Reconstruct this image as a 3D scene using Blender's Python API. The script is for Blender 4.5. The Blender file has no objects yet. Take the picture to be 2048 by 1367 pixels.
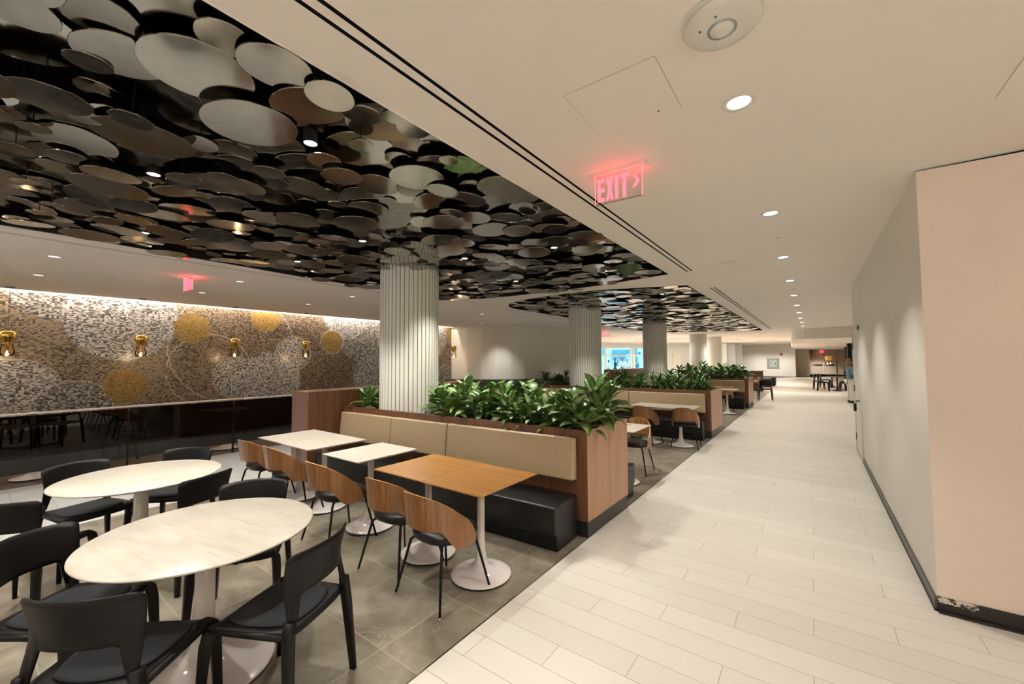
import bpy, bmesh, math, random
from mathutils import Vector, Matrix
R = math.radians
scn = bpy.context.scene
COL = scn.collection
random.seed(7)

# ------------------------------------------------------------------ camera
CAMZ = 1.65
FPX, YAW, PITCH, ROLL = 811.298, 0.636219, 0.0444309, -0.0054998
cw, sw_, cp, sp = math.cos(YAW), math.sin(YAW), math.cos(PITCH), math.sin(PITCH)
FWD = Vector((-sw_*cp, cw*cp, sp)); RT0 = Vector((cw, sw_, 0)); UP0 = RT0.cross(FWD)
RT = math.cos(ROLL)*RT0 + math.sin(ROLL)*UP0
UP = -math.sin(ROLL)*RT0 + math.cos(ROLL)*UP0
cam_d = bpy.data.cameras.new('camera'); cam = bpy.data.objects.new('camera', cam_d); COL.objects.link(cam)
cam_d.sensor_width = 36; cam_d.lens = FPX*36/2048; cam_d.clip_start = .05; cam_d.clip_end = 300
m3 = Matrix((RT, UP, -FWD)).transposed()
cam.matrix_world = Matrix.Translation((0, 0, CAMZ)) @ m3.to_4x4()
scn.camera = cam

def ray(px, py):
    return RT*((px-1024)/FPX) - UP*((py-683.5)/FPX) + FWD
def atZ(px, py, z=0.):
    d = ray(px, py); t = (z-CAMZ)/d.z
    return Vector((d.x*t, d.y*t, z))
def atX(px, py, x):
    d = ray(px, py); t = x/d.x
    return Vector((x, d.y*t, CAMZ+d.z*t))
def atY(px, py, y):
    d = ray(px, py); t = y/d.y
    return Vector((d.x*t, y, CAMZ+d.z*t))

# ------------------------------------------------------------------ materials
def lin(c):
    return tuple((x/12.92 if x <= .04045 else ((x+.055)/1.055)**2.4) for x in c)
def srgb(r, g, b): return lin((r/255, g/255, b/255))

class NT:
    def __init__(s, name):
        s.m = bpy.data.materials.new(name); s.m.use_nodes = True
        s.t = s.m.node_tree; s.n = s.t.nodes; s.l = s.t.links
        s.bsdf = s.n['Principled BSDF']; s.out = s.n['Material Output']
        s._c = None
    def node(s, typ, **kw):
        n = s.n.new(typ)
        for k, v in kw.items(): setattr(n, k, v)
        return n
    def link(s, a, b): s.l.new(a, b)
    def put(s, sock, v):
        if hasattr(v, 'is_output') or hasattr(v, 'links'): s.l.new(v, sock)
        else:
            if sock.type == 'RGBA' and not isinstance(v, (int, float)) and len(v) == 3: v = (*v, 1)
            sock.default_value = v
    def coord(s, which='Object'):
        if s._c is None: s._c = s.node('ShaderNodeTexCoord')
        return s._c.outputs[which]
    def math(s, op, a, b=None, c=None, clamp=False):
        n = s.node('ShaderNodeMath', operation=op, use_clamp=clamp)
        s.put(n.inputs[0], a)
        if b is not None: s.put(n.inputs[1], b)
        if c is not None: s.put(n.inputs[2], c)
        return n.outputs[0]
    def mix(s, f, a, b, blend='MIX'):
        n = s.node('ShaderNodeMix', data_type='RGBA', blend_type=blend)
        s.put(n.inputs[0], f); s.put(n.inputs[6], a); s.put(n.inputs[7], b)
        return n.outputs[2]
    def xyz(s, v=None):
        n = s.node('ShaderNodeSeparateXYZ'); s.link(v if v is not None else s.coord(), n.inputs[0]); return n.outputs
    def comb(s, x, y, z):
        n = s.node('ShaderNodeCombineXYZ')
        for i, v in enumerate((x, y, z)): s.put(n.inputs[i], v)
        return n.outputs[0]
    def map(s, scale=(1, 1, 1), rot=(0, 0, 0), v=None, loc=(0, 0, 0)):
        n = s.node('ShaderNodeMapping'); s.link(v if v is not None else s.coord(), n.inputs[0])
        n.inputs['Scale'].default_value = scale; n.inputs['Rotation'].default_value = rot; n.inputs['Location'].default_value = loc
        return n.outputs[0]
    def noise(s, v, scale=5, detail=3, rough=.5, dist=0):
        n = s.node('ShaderNodeTexNoise'); s.link(v, n.inputs['Vector'])
        n.inputs['Scale'].default_value = scale; n.inputs['Detail'].default_value = detail
        n.inputs['Roughness'].default_value = rough; n.inputs['Distortion'].default_value = dist
        return n.outputs['Fac']
    def ramp(s, f, stops, interp='LINEAR'):
        n = s.node('ShaderNodeValToRGB'); s.put(n.inputs[0], f); e = n.color_ramp.elements; n.color_ramp.interpolation = interp
        while len(e) < len(stops): e.new(.5)
        for i, (p, c) in enumerate(stops): e[i].position = p; e[i].color = (*c, 1)
        return n.outputs[0]
    def base(s, v): s.put(s.bsdf.inputs['Base Color'], v); return s
    def set(s, **kw):
        for k, v in kw.items(): s.put(s.bsdf.inputs[k.replace('_', ' ')], v)
        return s
    def bump(s, h, strength=.2, dist=.01):
        n = s.node('ShaderNodeBump'); s.put(n.inputs['Height'], h); n.inputs['Strength'].default_value = strength; n.inputs['Distance'].default_value = dist
        s.link(n.outputs[0], s.bsdf.inputs['Normal']); return s

M = {}
def simple(name, col, rough=.5, metal=0., var=.04, scale=8, coat=0.):
    t = NT(name); n = t.noise(t.coord(), scale, 3)
    c2 = tuple(max(0, x*(1-var*2)) for x in col); c1 = tuple(min(1, x*(1+var)) for x in col)
    t.base(t.ramp(n, [(.3, c2), (.7, c1)])).set(Roughness=rough, Metallic=metal)
    if coat: t.set(Coat_Weight=coat, Coat_Roughness=.08)
    M[name] = t.m; return t
simple('paint', (.80, .77, .70), .6, var=.015, scale=1.2)
simple('ceiling_paint', (.87, .815, .755), .7, var=.01, scale=1)
simple('near_face_pink', (.83, .71, .62), .65, var=.02, scale=1.5)
simple('paint_beige', (.55, .46, .34), .6, var=.02, scale=1.5)
simple('door_paint', (.70, .69, .62), .4, var=.01)
simple('black_void', (.006, .006, .006), .8)
simple('black_plastic', (.0055, .0052, .0055), .42, var=.05, scale=40)
simple('black_metal', (.007, .007, .008), .45, var=.03)
simple('chrome', (.7, .7, .7), .15, 1.)
simple('hinge_metal', (.18, .17, .15), .35, 1.)
simple('white_enamel', (.80, .74, .72), .12, var=.01, coat=.5)
simple('white_plastic', (.72, .70, .64), .35, var=.01)
simple('column_white', (.80, .80, .73), .35, var=.015, scale=2)
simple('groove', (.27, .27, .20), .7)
simple('kick_black', (.014, .014, .014), .35)
simple('soil', (.02, .013, .008), .95, var=.3, scale=60)
simple('far_panel', (.62, .68, .68), .4, var=.01)
simple('steel_cab', (.33, .38, .37), .35, .6)
simple('cab_glass', (.42, .48, .43), .3)
simple('walnut_dark', (.07, .035, .018), .4, var=.15, scale=12)
simple('greige_wall', (.50, .40, .30), .5, var=.03)
simple('red_paint', (.6, .02, .02), .4)
simple('teal_facade', (.10, .35, .42), .6, var=.1, scale=.5)
simple('pale_facade', (.55, .78, .85), .6, var=.05, scale=.5)
simple('sign_blue', (.03, .22, .38), .4)
simple('skin', (.55, .33, .24), .5, var=.03)
simple('skin_dark', (.12, .06, .035), .5, var=.03)
simple('hair_blond', (.32, .20, .08), .6, var=.2, scale=50)
simple('hair_dark', (.02, .012, .01), .5, var=.2, scale=50)
simple('denim', (.16, .25, .31), .8, var=.12, scale=30)
simple('cloth_white', (.75, .74, .68), .8, var=.05, scale=30)
simple('cloth_navy', (.02, .05, .10), .8, var=.05, scale=30)
simple('cloth_red', (.45, .02, .015), .8, var=.1, scale=30)
simple('cloth_brown', (.09, .05, .03), .8, var=.1, scale=30)
simple('orange_food', (.75, .22, .03), .5)

for k_ in ('black_plastic', 'black_metal'): M[k_].node_tree.nodes['Principled BSDF'].inputs['Specular IOR Level'].default_value = .25
# fabric-like
t = simple('seat_fabric', (.018, .020, .024), .9, var=.12, scale=300); t.bump(t.noise(t.coord(), 500, 2), .3, .002)
t = simple('black_leather', (.009, .0095, .010), .34, var=.05, scale=20); t.bump(t.noise(t.coord(), 180, 3), .12, .003); t.set(Specular_IOR_Level=.35)
t = NT('tan_vinyl'); w = t.noise(t.map((1, 1, 1)), 90, 2)
t.base(t.ramp(w, [(.3, (.41, .305, .18)), (.7, (.48, .365, .225))])).set(Roughness=.33); t.bump(w, .25, .003); M['tan_vinyl'] = t.m
t = simple('grey_upholstery', (.06, .065, .07), .7, var=.1, scale=30)

def wood(name, dark, mid, light, axis='z', sc=1., rough=.4, coat=.15):
    t = NT(name)
    s = {'z': (9*sc, 9*sc, .45*sc), 'x': (.45*sc, 9*sc, 9*sc), 'y': (9*sc, .45*sc, 9*sc)}[axis]
    g = t.noise(t.map(s), 3.2, 6, .62, .6)
    f = {'z': (120*sc, 120*sc, 2.5*sc), 'x': (2.5*sc, 120*sc, 120*sc), 'y': (120*sc, 2.5*sc, 120*sc)}[axis]
    h = t.noise(t.map(f), 2., 2)
    k = t.math('ADD', t.math('MULTIPLY', g, .75), t.math('MULTIPLY', h, .25))
    t.base(t.ramp(k, [(.30, dark), (.5, mid), (.70, light)])).set(Roughness=rough, Coat_Weight=coat, Coat_Roughness=.25)
    M[name] = t.m; return t
wood('walnut', (.075, .030, .012), (.14, .058, .024), (.20, .092, .042), 'z')
wood('walnut_x', (.060, .024, .010), (.12, .048, .020), (.17, .078, .036), 'x')
wood('oak_end', (.33, .165, .085), (.42, .225, .125), (.50, .285, .165), 'z', .8)
wood('walnut_bluish_lit', (.16, .085, .062), (.24, .13, .10), (.31, .18, .145), 'z', .9)  # walnut with the bluish light from the left put into its colour
wood('teak_top', (.25, .105, .024), (.37, .168, .040), (.47, .23, .066), 'x', .9, .3, .3)
wood('chair_veneer', (.12, .048, .014), (.25, .11, .034), (.38, .185, .065), 'z', 1.3, .28, .4)
wood('chair_edge', (.42, .19, .05), (.55, .27, .08), (.62, .33, .12), 'x', 1.5)
wood('floor_wood_dark', (.05, .033, .024), (.09, .062, .045), (.14, .10, .075), 'y', .5, .35)

# marble tops
t = NT('marble_top'); v = t.map((1.0, 5.5, 1), (0, 0, .35)); n = t.noise(v, 2.4, 6, .6, 1.2)
n2 = t.noise(t.map((1.0, 8, 1), (0, 0, .35)), 3, 5, .65, .5)
c = t.ramp(n, [(.28, (.50, .445, .36)), (.45, (.56, .52, .45)), (.7, (.61, .58, .52))])
t.base(t.mix(t.ramp(n2, [(.52, (0, 0, 0)), (.68, (.45, .45, .45))]), c, (.45, .34, .22))).set(Roughness=.28); M['marble_top'] = t.m

# plank floor: 1.185 x 0.1923 with 1/3 stagger
t = NT('plank_floor'); X = t.xyz(); W_ = .19235; L_ = 1.185
ry = t.math('DIVIDE', t.math('ADD', X[1], 100*W_-3.643), W_)
row = t.math('FLOOR', ry); fy = t.math('FRACT', ry)
ux = t.math('SUBTRACT', t.math('DIVIDE', t.math('ADD', X[0], 50*L_+.042), L_), t.math('DIVIDE', t.math('SUBTRACT', row, 100.), 3.))
colm = t.math('FLOOR', ux); fx = t.math('FRACT', ux)
gy = t.math('GREATER_THAN', t.math('ABSOLUTE', t.math('SUBTRACT', fy, .5)), .5-.0085)
gx = t.math('GREATER_THAN', t.math('ABSOLUTE', t.math('SUBTRACT', fx, .5)), .5-.0014)
g = t.math('MAXIMUM', gx, gy)
wn = t.node('ShaderNodeTexWhiteNoise', noise_dimensions='2D'); t.link(t.comb(colm, row, 0), wn.inputs['Vector'])
base = t.ramp(wn.outputs['Value'], [(0, (.63, .60, .54)), (1, (.69, .66, .60))])
gr = t.noise(t.map((1.6, 26, 1)), 2.5, 4, .6)
base = t.mix(t.math('MULTIPLY', gr, .22), base, (.53, .49, .43))
t.base(t.mix(g, base, (.30, .24, .18))).set(Roughness=.33); t.bump(t.math('SUBTRACT', 1, g), .25, .003); M['plank_floor'] = t.m

def tile(name, dx, dy, ox, oy, cols, grout, gw, rough, veins=None, stag=0.):
    t = NT(name); X = t.xyz()
    a = t.math('DIVIDE', t.math('ADD', X[1], 100*dy-oy), dy); r_ = t.math('FLOOR', a); fa = t.math('FRACT', a)
    b = t.math('DIVIDE', t.math('ADD', X[0], 100*dx-ox), dx)
    if stag: b = t.math('ADD', b, t.math('MULTIPLY', r_, stag))
    c_ = t.math('FLOOR', b); fb = t.math('FRACT', b)
    g = t.math('MAXIMUM', t.math('GREATER_THAN', t.math('ABSOLUTE', t.math('SUBTRACT', fa, .5)), .5-gw/dy),
               t.math('GREATER_THAN', t.math('ABSOLUTE', t.math('SUBTRACT', fb, .5)), .5-gw/dx))
    wn = t.node('ShaderNodeTexWhiteNoise', noise_dimensions='2D'); t.link(t.comb(c_, r_, 0), wn.inputs['Vector'])
    off = t.comb(t.math('MULTIPLY', wn.outputs['Value'], 37), t.math('MULTIPLY', wn.outputs['Value'], 91), 0)
    va = t.node('ShaderNodeVectorMath', operation='ADD'); t.link(t.coord(), va.inputs[0]); t.link(off, va.inputs[1]); P = va.outputs[0]
    n = t.noise(P, 3.2, 6, .62, .8)
    base = t.ramp(n, [(.3, cols[0]), (.5, cols[1]), (.72, cols[2])])
    if veins:
        q = t.noise(P, 2.6, 5, .65, 2.2)
        vv = t.ramp(t.math('ABSOLUTE', t.math('SUBTRACT', q, .5)), [(0, (1, 1, 1)), (.008, (0, 0, 0))])
        k = t.noise(P, 1.7, 2); vv = t.math('MULTIPLY', t.math('MULTIPLY', vv, t.math('GREATER_THAN', k, .5)), .5)
        base = t.mix(vv, base, veins)
    t.base(t.mix(g, base, grout)).set(Roughness=rough); t.bump(t.math('SUBTRACT', 1, g), .2, .002)
    M[name] = t.m
tile('stone_floor', .592, .592, -2.04, 2.07, [(.13, .11, .082), (.215, .187, .143), (.32, .285, .23)], (.36, .31, .23), .0035, .3, (.46, .42, .35))
tile('white_tile', .60, .30, -6.08, .4, [(.62, .62, .60), (.68, .68, .66), (.73, .73, .71)], (.42, .42, .41), .003, .3, stag=.5)
tile('greige_tile', .60, .60, 0, .4, [(.50, .44, .37), (.54, .48, .41), (.58, .52, .45)], (.38, .33, .27), .003, .35)

# mosaic
t = NT('mosaic'); X = t.xyz(); y_, z_ = X[1], X[2]
TW, TH = .032, .020
cz = t.math('FLOOR', t.math('DIVIDE', z_, TH)); cyy = t.math('FLOOR', t.math('DIVIDE', y_, TW))
wn = t.node('ShaderNodeTexWhiteNoise', noise_dimensions='2D'); t.link(t.comb(cyy, cz, 0), wn.inputs['Vector']); rv = wn.outputs['Value']
qy = t.math('MULTIPLY', cyy, TW); qz = t.math('MULTIPLY', cz, TH)
drift = t.noise(t.comb(qy, qz, 0), .9, 2)
dk = t.math('ADD', t.math('MULTIPLY', rv, 1.0), t.math('MULTIPLY', t.math('SUBTRACT', drift, .5), .7))
rowA = [(.0, (.05, .035, .025)), (.16, (.10, .07, .045)), (.26, (.20, .155, .105)), (.6, (.28, .225, .155)), (1, (.37, .31, .23))]
rowB = [(.0, (.035, .025, .018)), (.36, (.09, .06, .04)), (.5, (.18, .135, .09)), (1, (.34, .28, .21))]
ca = t.ramp(dk, rowA); cb = t.ramp(dk, rowB)
mr = t.node('ShaderNodeMapRange'); t.link(qy, mr.inputs[0]); mr.inputs[1].default_value = 2.4; mr.inputs[2].default_value = 5.5
col = t.mix(mr.outputs[0], ca, cb)
silv = t.ramp(rv, [(0, (.05, .045, .04)), (.20, (.12, .115, .11)), (.42, (.36, .35, .34)), (1, (.70, .69, .68))])
silvD = t.ramp(rv, [(0, (.04, .035, .03)), (.4, (.13, .12, .105)), (.6, (.30, .29, .275)), (1, (.60, .59, .57))])
gold = t.ramp(rv, [(0, (.17, .10, .02)), (.3, (.27, .17, .045)), (1, (.40, .27, .09))])
circ = [(3.468, 1.449, .83, None, 1), (4.0, 2.0, 1.35, None, 1), (.957, 3.04, .62, 'sd', 0), (1.953, 2.566, .92, 's', 0), (.517, 1.087, .62, 's', 1), (1.27, .738, .55, 'sd', 1),
        (4.789, 1.131, .80, 's', 0), (4.004, 1.252, .50, 's', 1), (5.36, 1.854, .46, 's', 1), (7.6, 2.6, 1.0, 'sd', 1), (6.9, 3.0, .75, 's', 0), (7.779, 1.188, .59, 's', 1),
        (8.6, 2.368, .55, 'sd', 1), (10.4, 2.5, .72, 's', 1), (11.127, 1.038, .45, 'sd', 1), (9.5, .9, .7, 'sd', 1),
        (3.091, 2.394, .36, 'g', 0), (2.002, 1.155, .37, 'g', 0), (4.643, 2.75, .37, 'g', 0), (6.469, 2.204, .35, 'g', 1), (11.5, 2.7, .42, 'g', 1),
        (-1.2, 1.9, .9, 's', 1), (-2.6, 1.2, .5, 'g', 0)]
for (a, b, r, k, ring) in circ:
    d = t.math('SQRT', t.math('ADD', t.math('POWER', t.math('SUBTRACT', qy, a), 2.), t.math('POWER', t.math('SUBTRACT', qz, b), 2.)))
    if k:
        # partly dithered edges: the mosaic circle fades in through its loose tiles
        rr = t.math('ADD', d, t.math('MULTIPLY', rv, .05))
        f = t.math('LESS_THAN', rr, r)
        src = {'s': silv, 'sd': silvD, 'g': gold}[k]
        col = t.mix(f, col, src)
    if ring:
        f = t.math('LESS_THAN', t.math('ABSOLUTE', t.math('SUBTRACT', d, r)), .012)
        col = t.mix(t.math('MULTIPLY', f, .6), col, (.66, .63, .58))
fz = t.math('FRACT', t.math('DIVIDE', z_, TH)); fy2 = t.math('FRACT', t.math('DIVIDE', y_, TW))
g = t.math('MAXIMUM', t.math('GREATER_THAN', fz, .93), t.math('GREATER_THAN', fy2, .95))
t.base(t.mix(t.math('MULTIPLY', g, .5), col, (.2, .17, .13))).set(Roughness=.28, Specular_IOR_Level=.6); M['mosaic'] = t.m

# disc metal
t = NT('disc_metal'); n = t.noise(t.map((3, 3, 3)), 4, 3)
t.base(t.ramp(n, [(.3, (.32, .305, .27)), (.7, (.39, .375, .335))])).set(Metallic=1., Roughness=t.math('ADD', .07, t.math('MULTIPLY', n, .10))); M['disc_metal'] = t.m
t = NT('gold_metal'); t.base((.95, .60, .16)).set(Metallic=1., Roughness=.16); M['gold_metal'] = t.m
def glass(name, tint, f0, refl=1.):
    t = NT(name)
    tr = t.node('ShaderNodeBsdfTransparent'); tr.inputs[0].default_value = (*tint, 1)
    gl = t.node('ShaderNodeBsdfGlossy'); gl.inputs['Roughness'].default_value = .02; gl.inputs[0].default_value = (1, 1, 1, 1)
    fr = t.node('ShaderNodeFresnel'); fr.inputs[0].default_value = f0
    mx = t.node('ShaderNodeMixShader'); t.link(fr.outputs[0], mx.inputs[0]); t.link(tr.outputs[0], mx.inputs[1]); t.link(gl.outputs[0], mx.inputs[2])
    t.link(mx.outputs[0], t.out.inputs[0]); M[name] = t.m
glass('smoked_glass', (.16, .145, .135), 1.5)
glass('clear_glass', (.93, .95, .95), 1.35)
glass('acrylic', (.97, .92, .92), 1.2)
glass('bulb_glass', (.95, .80, .58), 1.35)
def emit(name, col, st):
    t = NT(name); t.base(col); t.put(t.bsdf.inputs['Emission Color'], col); t.set(Emission_Strength=st, Roughness=.5); M[name] = t.m
emit('lens_on', (1, .97, .92), 5)
emit('lens_dim', (1, .95, .88), .8)
emit('sensor_lens', (.75, .72, .66), .05)
emit('exit_red', (1, .06, .08), 2.6)
emit('exit_edge', (1, .12, .14), 1.6)
emit('bulb_on', (1, .75, .45), 14)
emit('fill_globe_glow', (.93, .84, .70), .6)

# leaf materials (UV: u across -1..1 -> 0..1, v along)
def leafmat(name, edge, centre, young):
    t = NT(name); uv = t.coord('UV'); X = t.xyz(uv)
    d = t.math('MULTIPLY', t.math('ABSOLUTE', t.math('SUBTRACT', X[0], .5)), 2.)
    n = t.noise(t.map((2, 22, 1), v=uv), 3, 3, .6)
    n2 = t.noise(t.coord('Object'), 7, 2)
    f = t.math('MULTIPLY', t.math('LESS_THAN', t.math('ADD', d, t.math('MULTIPLY', n, .9)), 1.06), 1.)
    f = t.math('MULTIPLY', f, t.ramp(n2, [(.42, (.15, .15, .15)), (.58, (1, 1, 1))]))
    c = t.mix(f, edge, centre)
    c = t.mix(t.ramp(n2, [(.26, (1, 1, 1)), (.38, (0, 0, 0))]), c, young)
    t.base(c).set(Roughness=.28, Specular_IOR_Level=.6)
    M[name] = t.m
leafmat('leaf_aglaonema', (.045, .145, .014), (.34, .41, .20), (.22, .44, .03))
leafmat('leaf_dracaena', (.05, .15, .016), (.10, .22, .03), (.22, .40, .03))
simple('stem_green', (.12, .22, .05), .5, var=.1)

# baseboard rubber with paint smears close to the corner
t = NT('base_smeared'); X = t.xyz(); n = t.noise(t.map((1, 1, 1.6)), 26, 5, .7)
near = t.math('LESS_THAN', t.math('ABSOLUTE', t.math('SUBTRACT', X[0], .70)), .09)
hi = t.math('GREATER_THAN', t.math('ADD', X[2], t.math('MULTIPLY', n, .10)), .120)
f = t.math('MULTIPLY', near, t.math('MULTIPLY', hi, t.math('GREATER_THAN', n, .50)))
t.base(t.mix(f, (.013, .011, .011), (.70, .62, .55))).set(Roughness=.45); M['base_smeared'] = t.m
simple('base_grey', (.085, .083, .070), .4)

# ------------------------------------------------------------------ mesh builder
class MB:
    def __init__(s): s.v = []; s.f = []; s.mi = []; s.sm = []; s.uv = {}
    def add(s, vs, fs, mi=0, smooth=False, uvs=None):
        o = len(s.v); s.v += [tuple(p) for p in vs]
        for k, f in enumerate(fs):
            if uvs: s.uv[len(s.f)] = uvs[k]
            s.f.append(tuple(i+o for i in f)); s.mi.append(mi); s.sm.append(smooth)
        return s
    def box(s, c, d, rz=0., mi=0, tilt=None):
        x, y, z = (k/2 for k in d); vs = [Vector((a*x, b*y, e*z)) for e in (-1, 1) for b in (-1, 1) for a in (-1, 1)]
        Rm = Matrix.Rotation(rz, 3, 'Z')
        if tilt: Rm = Rm @ Matrix.Rotation(tilt[0], 3, 'X') @ Matrix.Rotation(tilt[1], 3, 'Y')
        vs = [Rm @ p + Vector(c) for p in vs]
        return s.add(vs, [(0, 2, 3, 1), (4, 5, 7, 6), (0, 1, 5, 4), (2, 6, 7, 3), (0, 4, 6, 2), (1, 3, 7, 5)], mi)
    def bb(s, x0, x1, y0, y1, z0, z1, mi=0):
        return s.box(((x0+x1)/2, (y0+y1)/2, (z0+z1)/2), (abs(x1-x0), abs(y1-y0), abs(z1-z0)), 0, mi)
    def prism(s, poly, z0, z1, mi=0, top=True, bot=True):
        n = len(poly); vs = [(p[0], p[1], z0) for p in poly]+[(p[0], p[1], z1) for p in poly]
        fs = [(i, (i+1) % n, n+(i+1) % n, n+i) for i in range(n)]
        if bot: fs.append(tuple(reversed(range(n))))
        if top: fs.append(tuple(range(n, 2*n)))
        return s.add(vs, fs, mi)
    def lathe(s, prof, c=(0, 0, 0), seg=32, mi=0, cap=True, smooth=True):
        vs = []; fs = []
        for r, z in prof:
            for k in range(seg):
                a = 2*math.pi*k/seg; vs.append((c[0]+r*math.cos(a), c[1]+r*math.sin(a), c[2]+z))
        for i in range(len(prof)-1):
            for k in range(seg):
                k2 = (k+1) % seg; fs.append((i*seg+k, i*seg+k2, (i+1)*seg+k2, (i+1)*seg+k))
        s.add(vs, fs, mi, smooth)
        if cap:
            o = len(s.v)-len(vs); n = len(prof)
            if prof[0][0] > 1e-4: s.f.append(tuple(o+k for k in reversed(range(seg)))); s.mi.append(mi); s.sm.append(False)
            if prof[-1][0] > 1e-4: s.f.append(tuple(o+(n-1)*seg+k for k in range(seg))); s.mi.append(mi); s.sm.append(False)
        return s
    def tube(s, pts, rad, seg=10, mi=0, sq=None):
        pts = [Vector(p) for p in pts]; n = len(pts)
        rads = rad if isinstance(rad, (list, tuple)) else [rad]*n
        vs = []; prev = None
        for i, p in enumerate(pts):
            t = (pts[min(i+1, n-1)]-pts[max(i-1, 0)]).normalized()
            ref = prev if prev is not None else (Vector((1, 0, 0)) if abs(t.x) < .9 else Vector((0, 1, 0)))
            a = (ref - t*ref.dot(t)).normalized(); b = t.cross(a); prev = a
            for k in range(seg):
                an = 2*math.pi*k/seg; ca, sa = math.cos(an), math.sin(an)
                if sq:   # rounded rectangular section (sx, sy)
                    e = .45; ca = math.copysign(abs(ca)**e, ca)*sq[0]; sa = math.copysign(abs(sa)**e, sa)*sq[1]
                vs.append(p + (a*ca+b*sa)*rads[i])
        fs = [(i*seg+k, i*seg+(k+1) % seg, (i+1)*seg+(k+1) % seg, (i+1)*seg+k) for i in range(n-1) for k in range(seg)]
        fs += [tuple(reversed(range(seg))), tuple((n-1)*seg+k for k in range(seg))]
        return s.add(vs, fs, mi, True)
    def grid(s, fn, nu, nv, mi=0, smooth=True):
        vs = [fn(i/nu, j/nv) for i in range(nu+1) for j in range(nv+1)]
        fs = [(i*(nv+1)+j, (i+1)*(nv+1)+j, (i+1)*(nv+1)+j+1, i*(nv+1)+j+1) for i in range(nu) for j in range(nv)]
        return s.add(vs, fs, mi, smooth)
    def build(s, name, mats, parent=None, bevel=0, bseg=2, solid=0, sub=0, soff=0):
        me = bpy.data.meshes.new(name); me.from_pydata(s.v, [], s.f)
        if not isinstance(mats, (list, tuple)): mats = [mats]
        for m in mats: me.materials.append(M[m] if isinstance(m, str) else m)
        for p, mi, sm in zip(me.polygons, s.mi, s.sm): p.material_index = mi; p.use_smooth = sm
        if s.uv:
            ul = me.uv_layers.new(name='UVMap')
            for fi, us in s.uv.items():
                for li, u in zip(me.polygons[fi].loop_indices, us): ul.data[li].uv = u
        me.update()
        bm = bmesh.new(); bm.from_mesh(me); bmesh.ops.recalc_face_normals(bm, faces=bm.faces); bm.to_mesh(me); bm.free()
        o = bpy.data.objects.new(name, me); COL.objects.link(o)
        if parent: o.parent = parent
        if solid:
            k = o.modifiers.new('solid', 'SOLIDIFY'); k.thickness = solid; k.offset = soff
        if bevel:
            k = o.modifiers.new('bevel', 'BEVEL'); k.width = bevel; k.segments = bseg; k.limit_method = 'ANGLE'; k.angle_limit = R(35)
            for p in me.polygons: p.use_smooth = True
            w = o.modifiers.new('wn', 'WEIGHTED_NORMAL'); w.keep_sharp = True
        if sub:
            k = o.modifiers.new('sub', 'SUBSURF'); k.levels = sub; k.render_levels = sub
        return o

def tag(o, label, cat, group=None):
    o['label'] = label; o['category'] = cat
    if group: o['group'] = group
    return o
def struct(o): o['kind'] = 'structure'; return o
def empty(name, loc, rz=0., label=None, cat=None, group=None):
    o = bpy.data.objects.new(name, None); COL.objects.link(o); o.location = loc; o.rotation_euler = (0, 0, rz); o.empty_display_size = .1
    if label: tag(o, label, cat, group)
    return o
KIDS = {}
def children(o): return [c for c in bpy.data.objects if c.parent == o]
def copy_tree(o, parent=None):
    if o.name not in KIDS: KIDS[o.name] = children(o)
    c = o.copy(); COL.objects.link(c); c.parent = parent
    for ch in KIDS[o.name]: copy_tree(ch, c)
    return c
class Proto:
    """first placement moves the source itself, later ones copy it"""
    def __init__(s, o): s.o = o; s.used = False
    def place(s, loc, rz, label, group=None, scale=None):
        o = copy_tree(s.o) if s.used else s.o
        s.used = True; o.location = loc; o.rotation_euler = (0, 0, rz); o['label'] = label
        if group: o['group'] = group
        elif 'group' in o: del o['group']
        if scale: o.scale = scale
        return o

CH = 2.93
# ------------------------------------------------------------------ floors
def slab(name, x0, x1, y0, y1, mat, z=0., th=.1):
    return struct(MB().bb(x0, x1, y0, y1, z-th, z).build(name, mat))
BX = -1.718
slab('floor_corridor', BX, 1.0, -6, 24.5, 'plank_floor')
slab('floor_corridor_side', 1.0, 5, -6, 9.55, 'plank_floor')
slab('floor_far_right', 1.0, 5, 9.55, 24.5, 'greige_tile')
slab('floor_far', -16.5, 5, 24.5, 58, 'greige_tile')
slab('floor_dining', -6.08, BX, -6, 24.5, 'stone_floor')
slab('floor_white_strip', -8.50, -6.08, -6, 24.5, 'white_tile')
slab('floor_wood_strip', -16.5, -8.50, -6, 24.5, 'floor_wood_dark')
struct(MB().bb(BX-.004, BX+.004, -6, 24.5, -.02, .0015).build('trim_floor', 'hinge_metal'))

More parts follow.
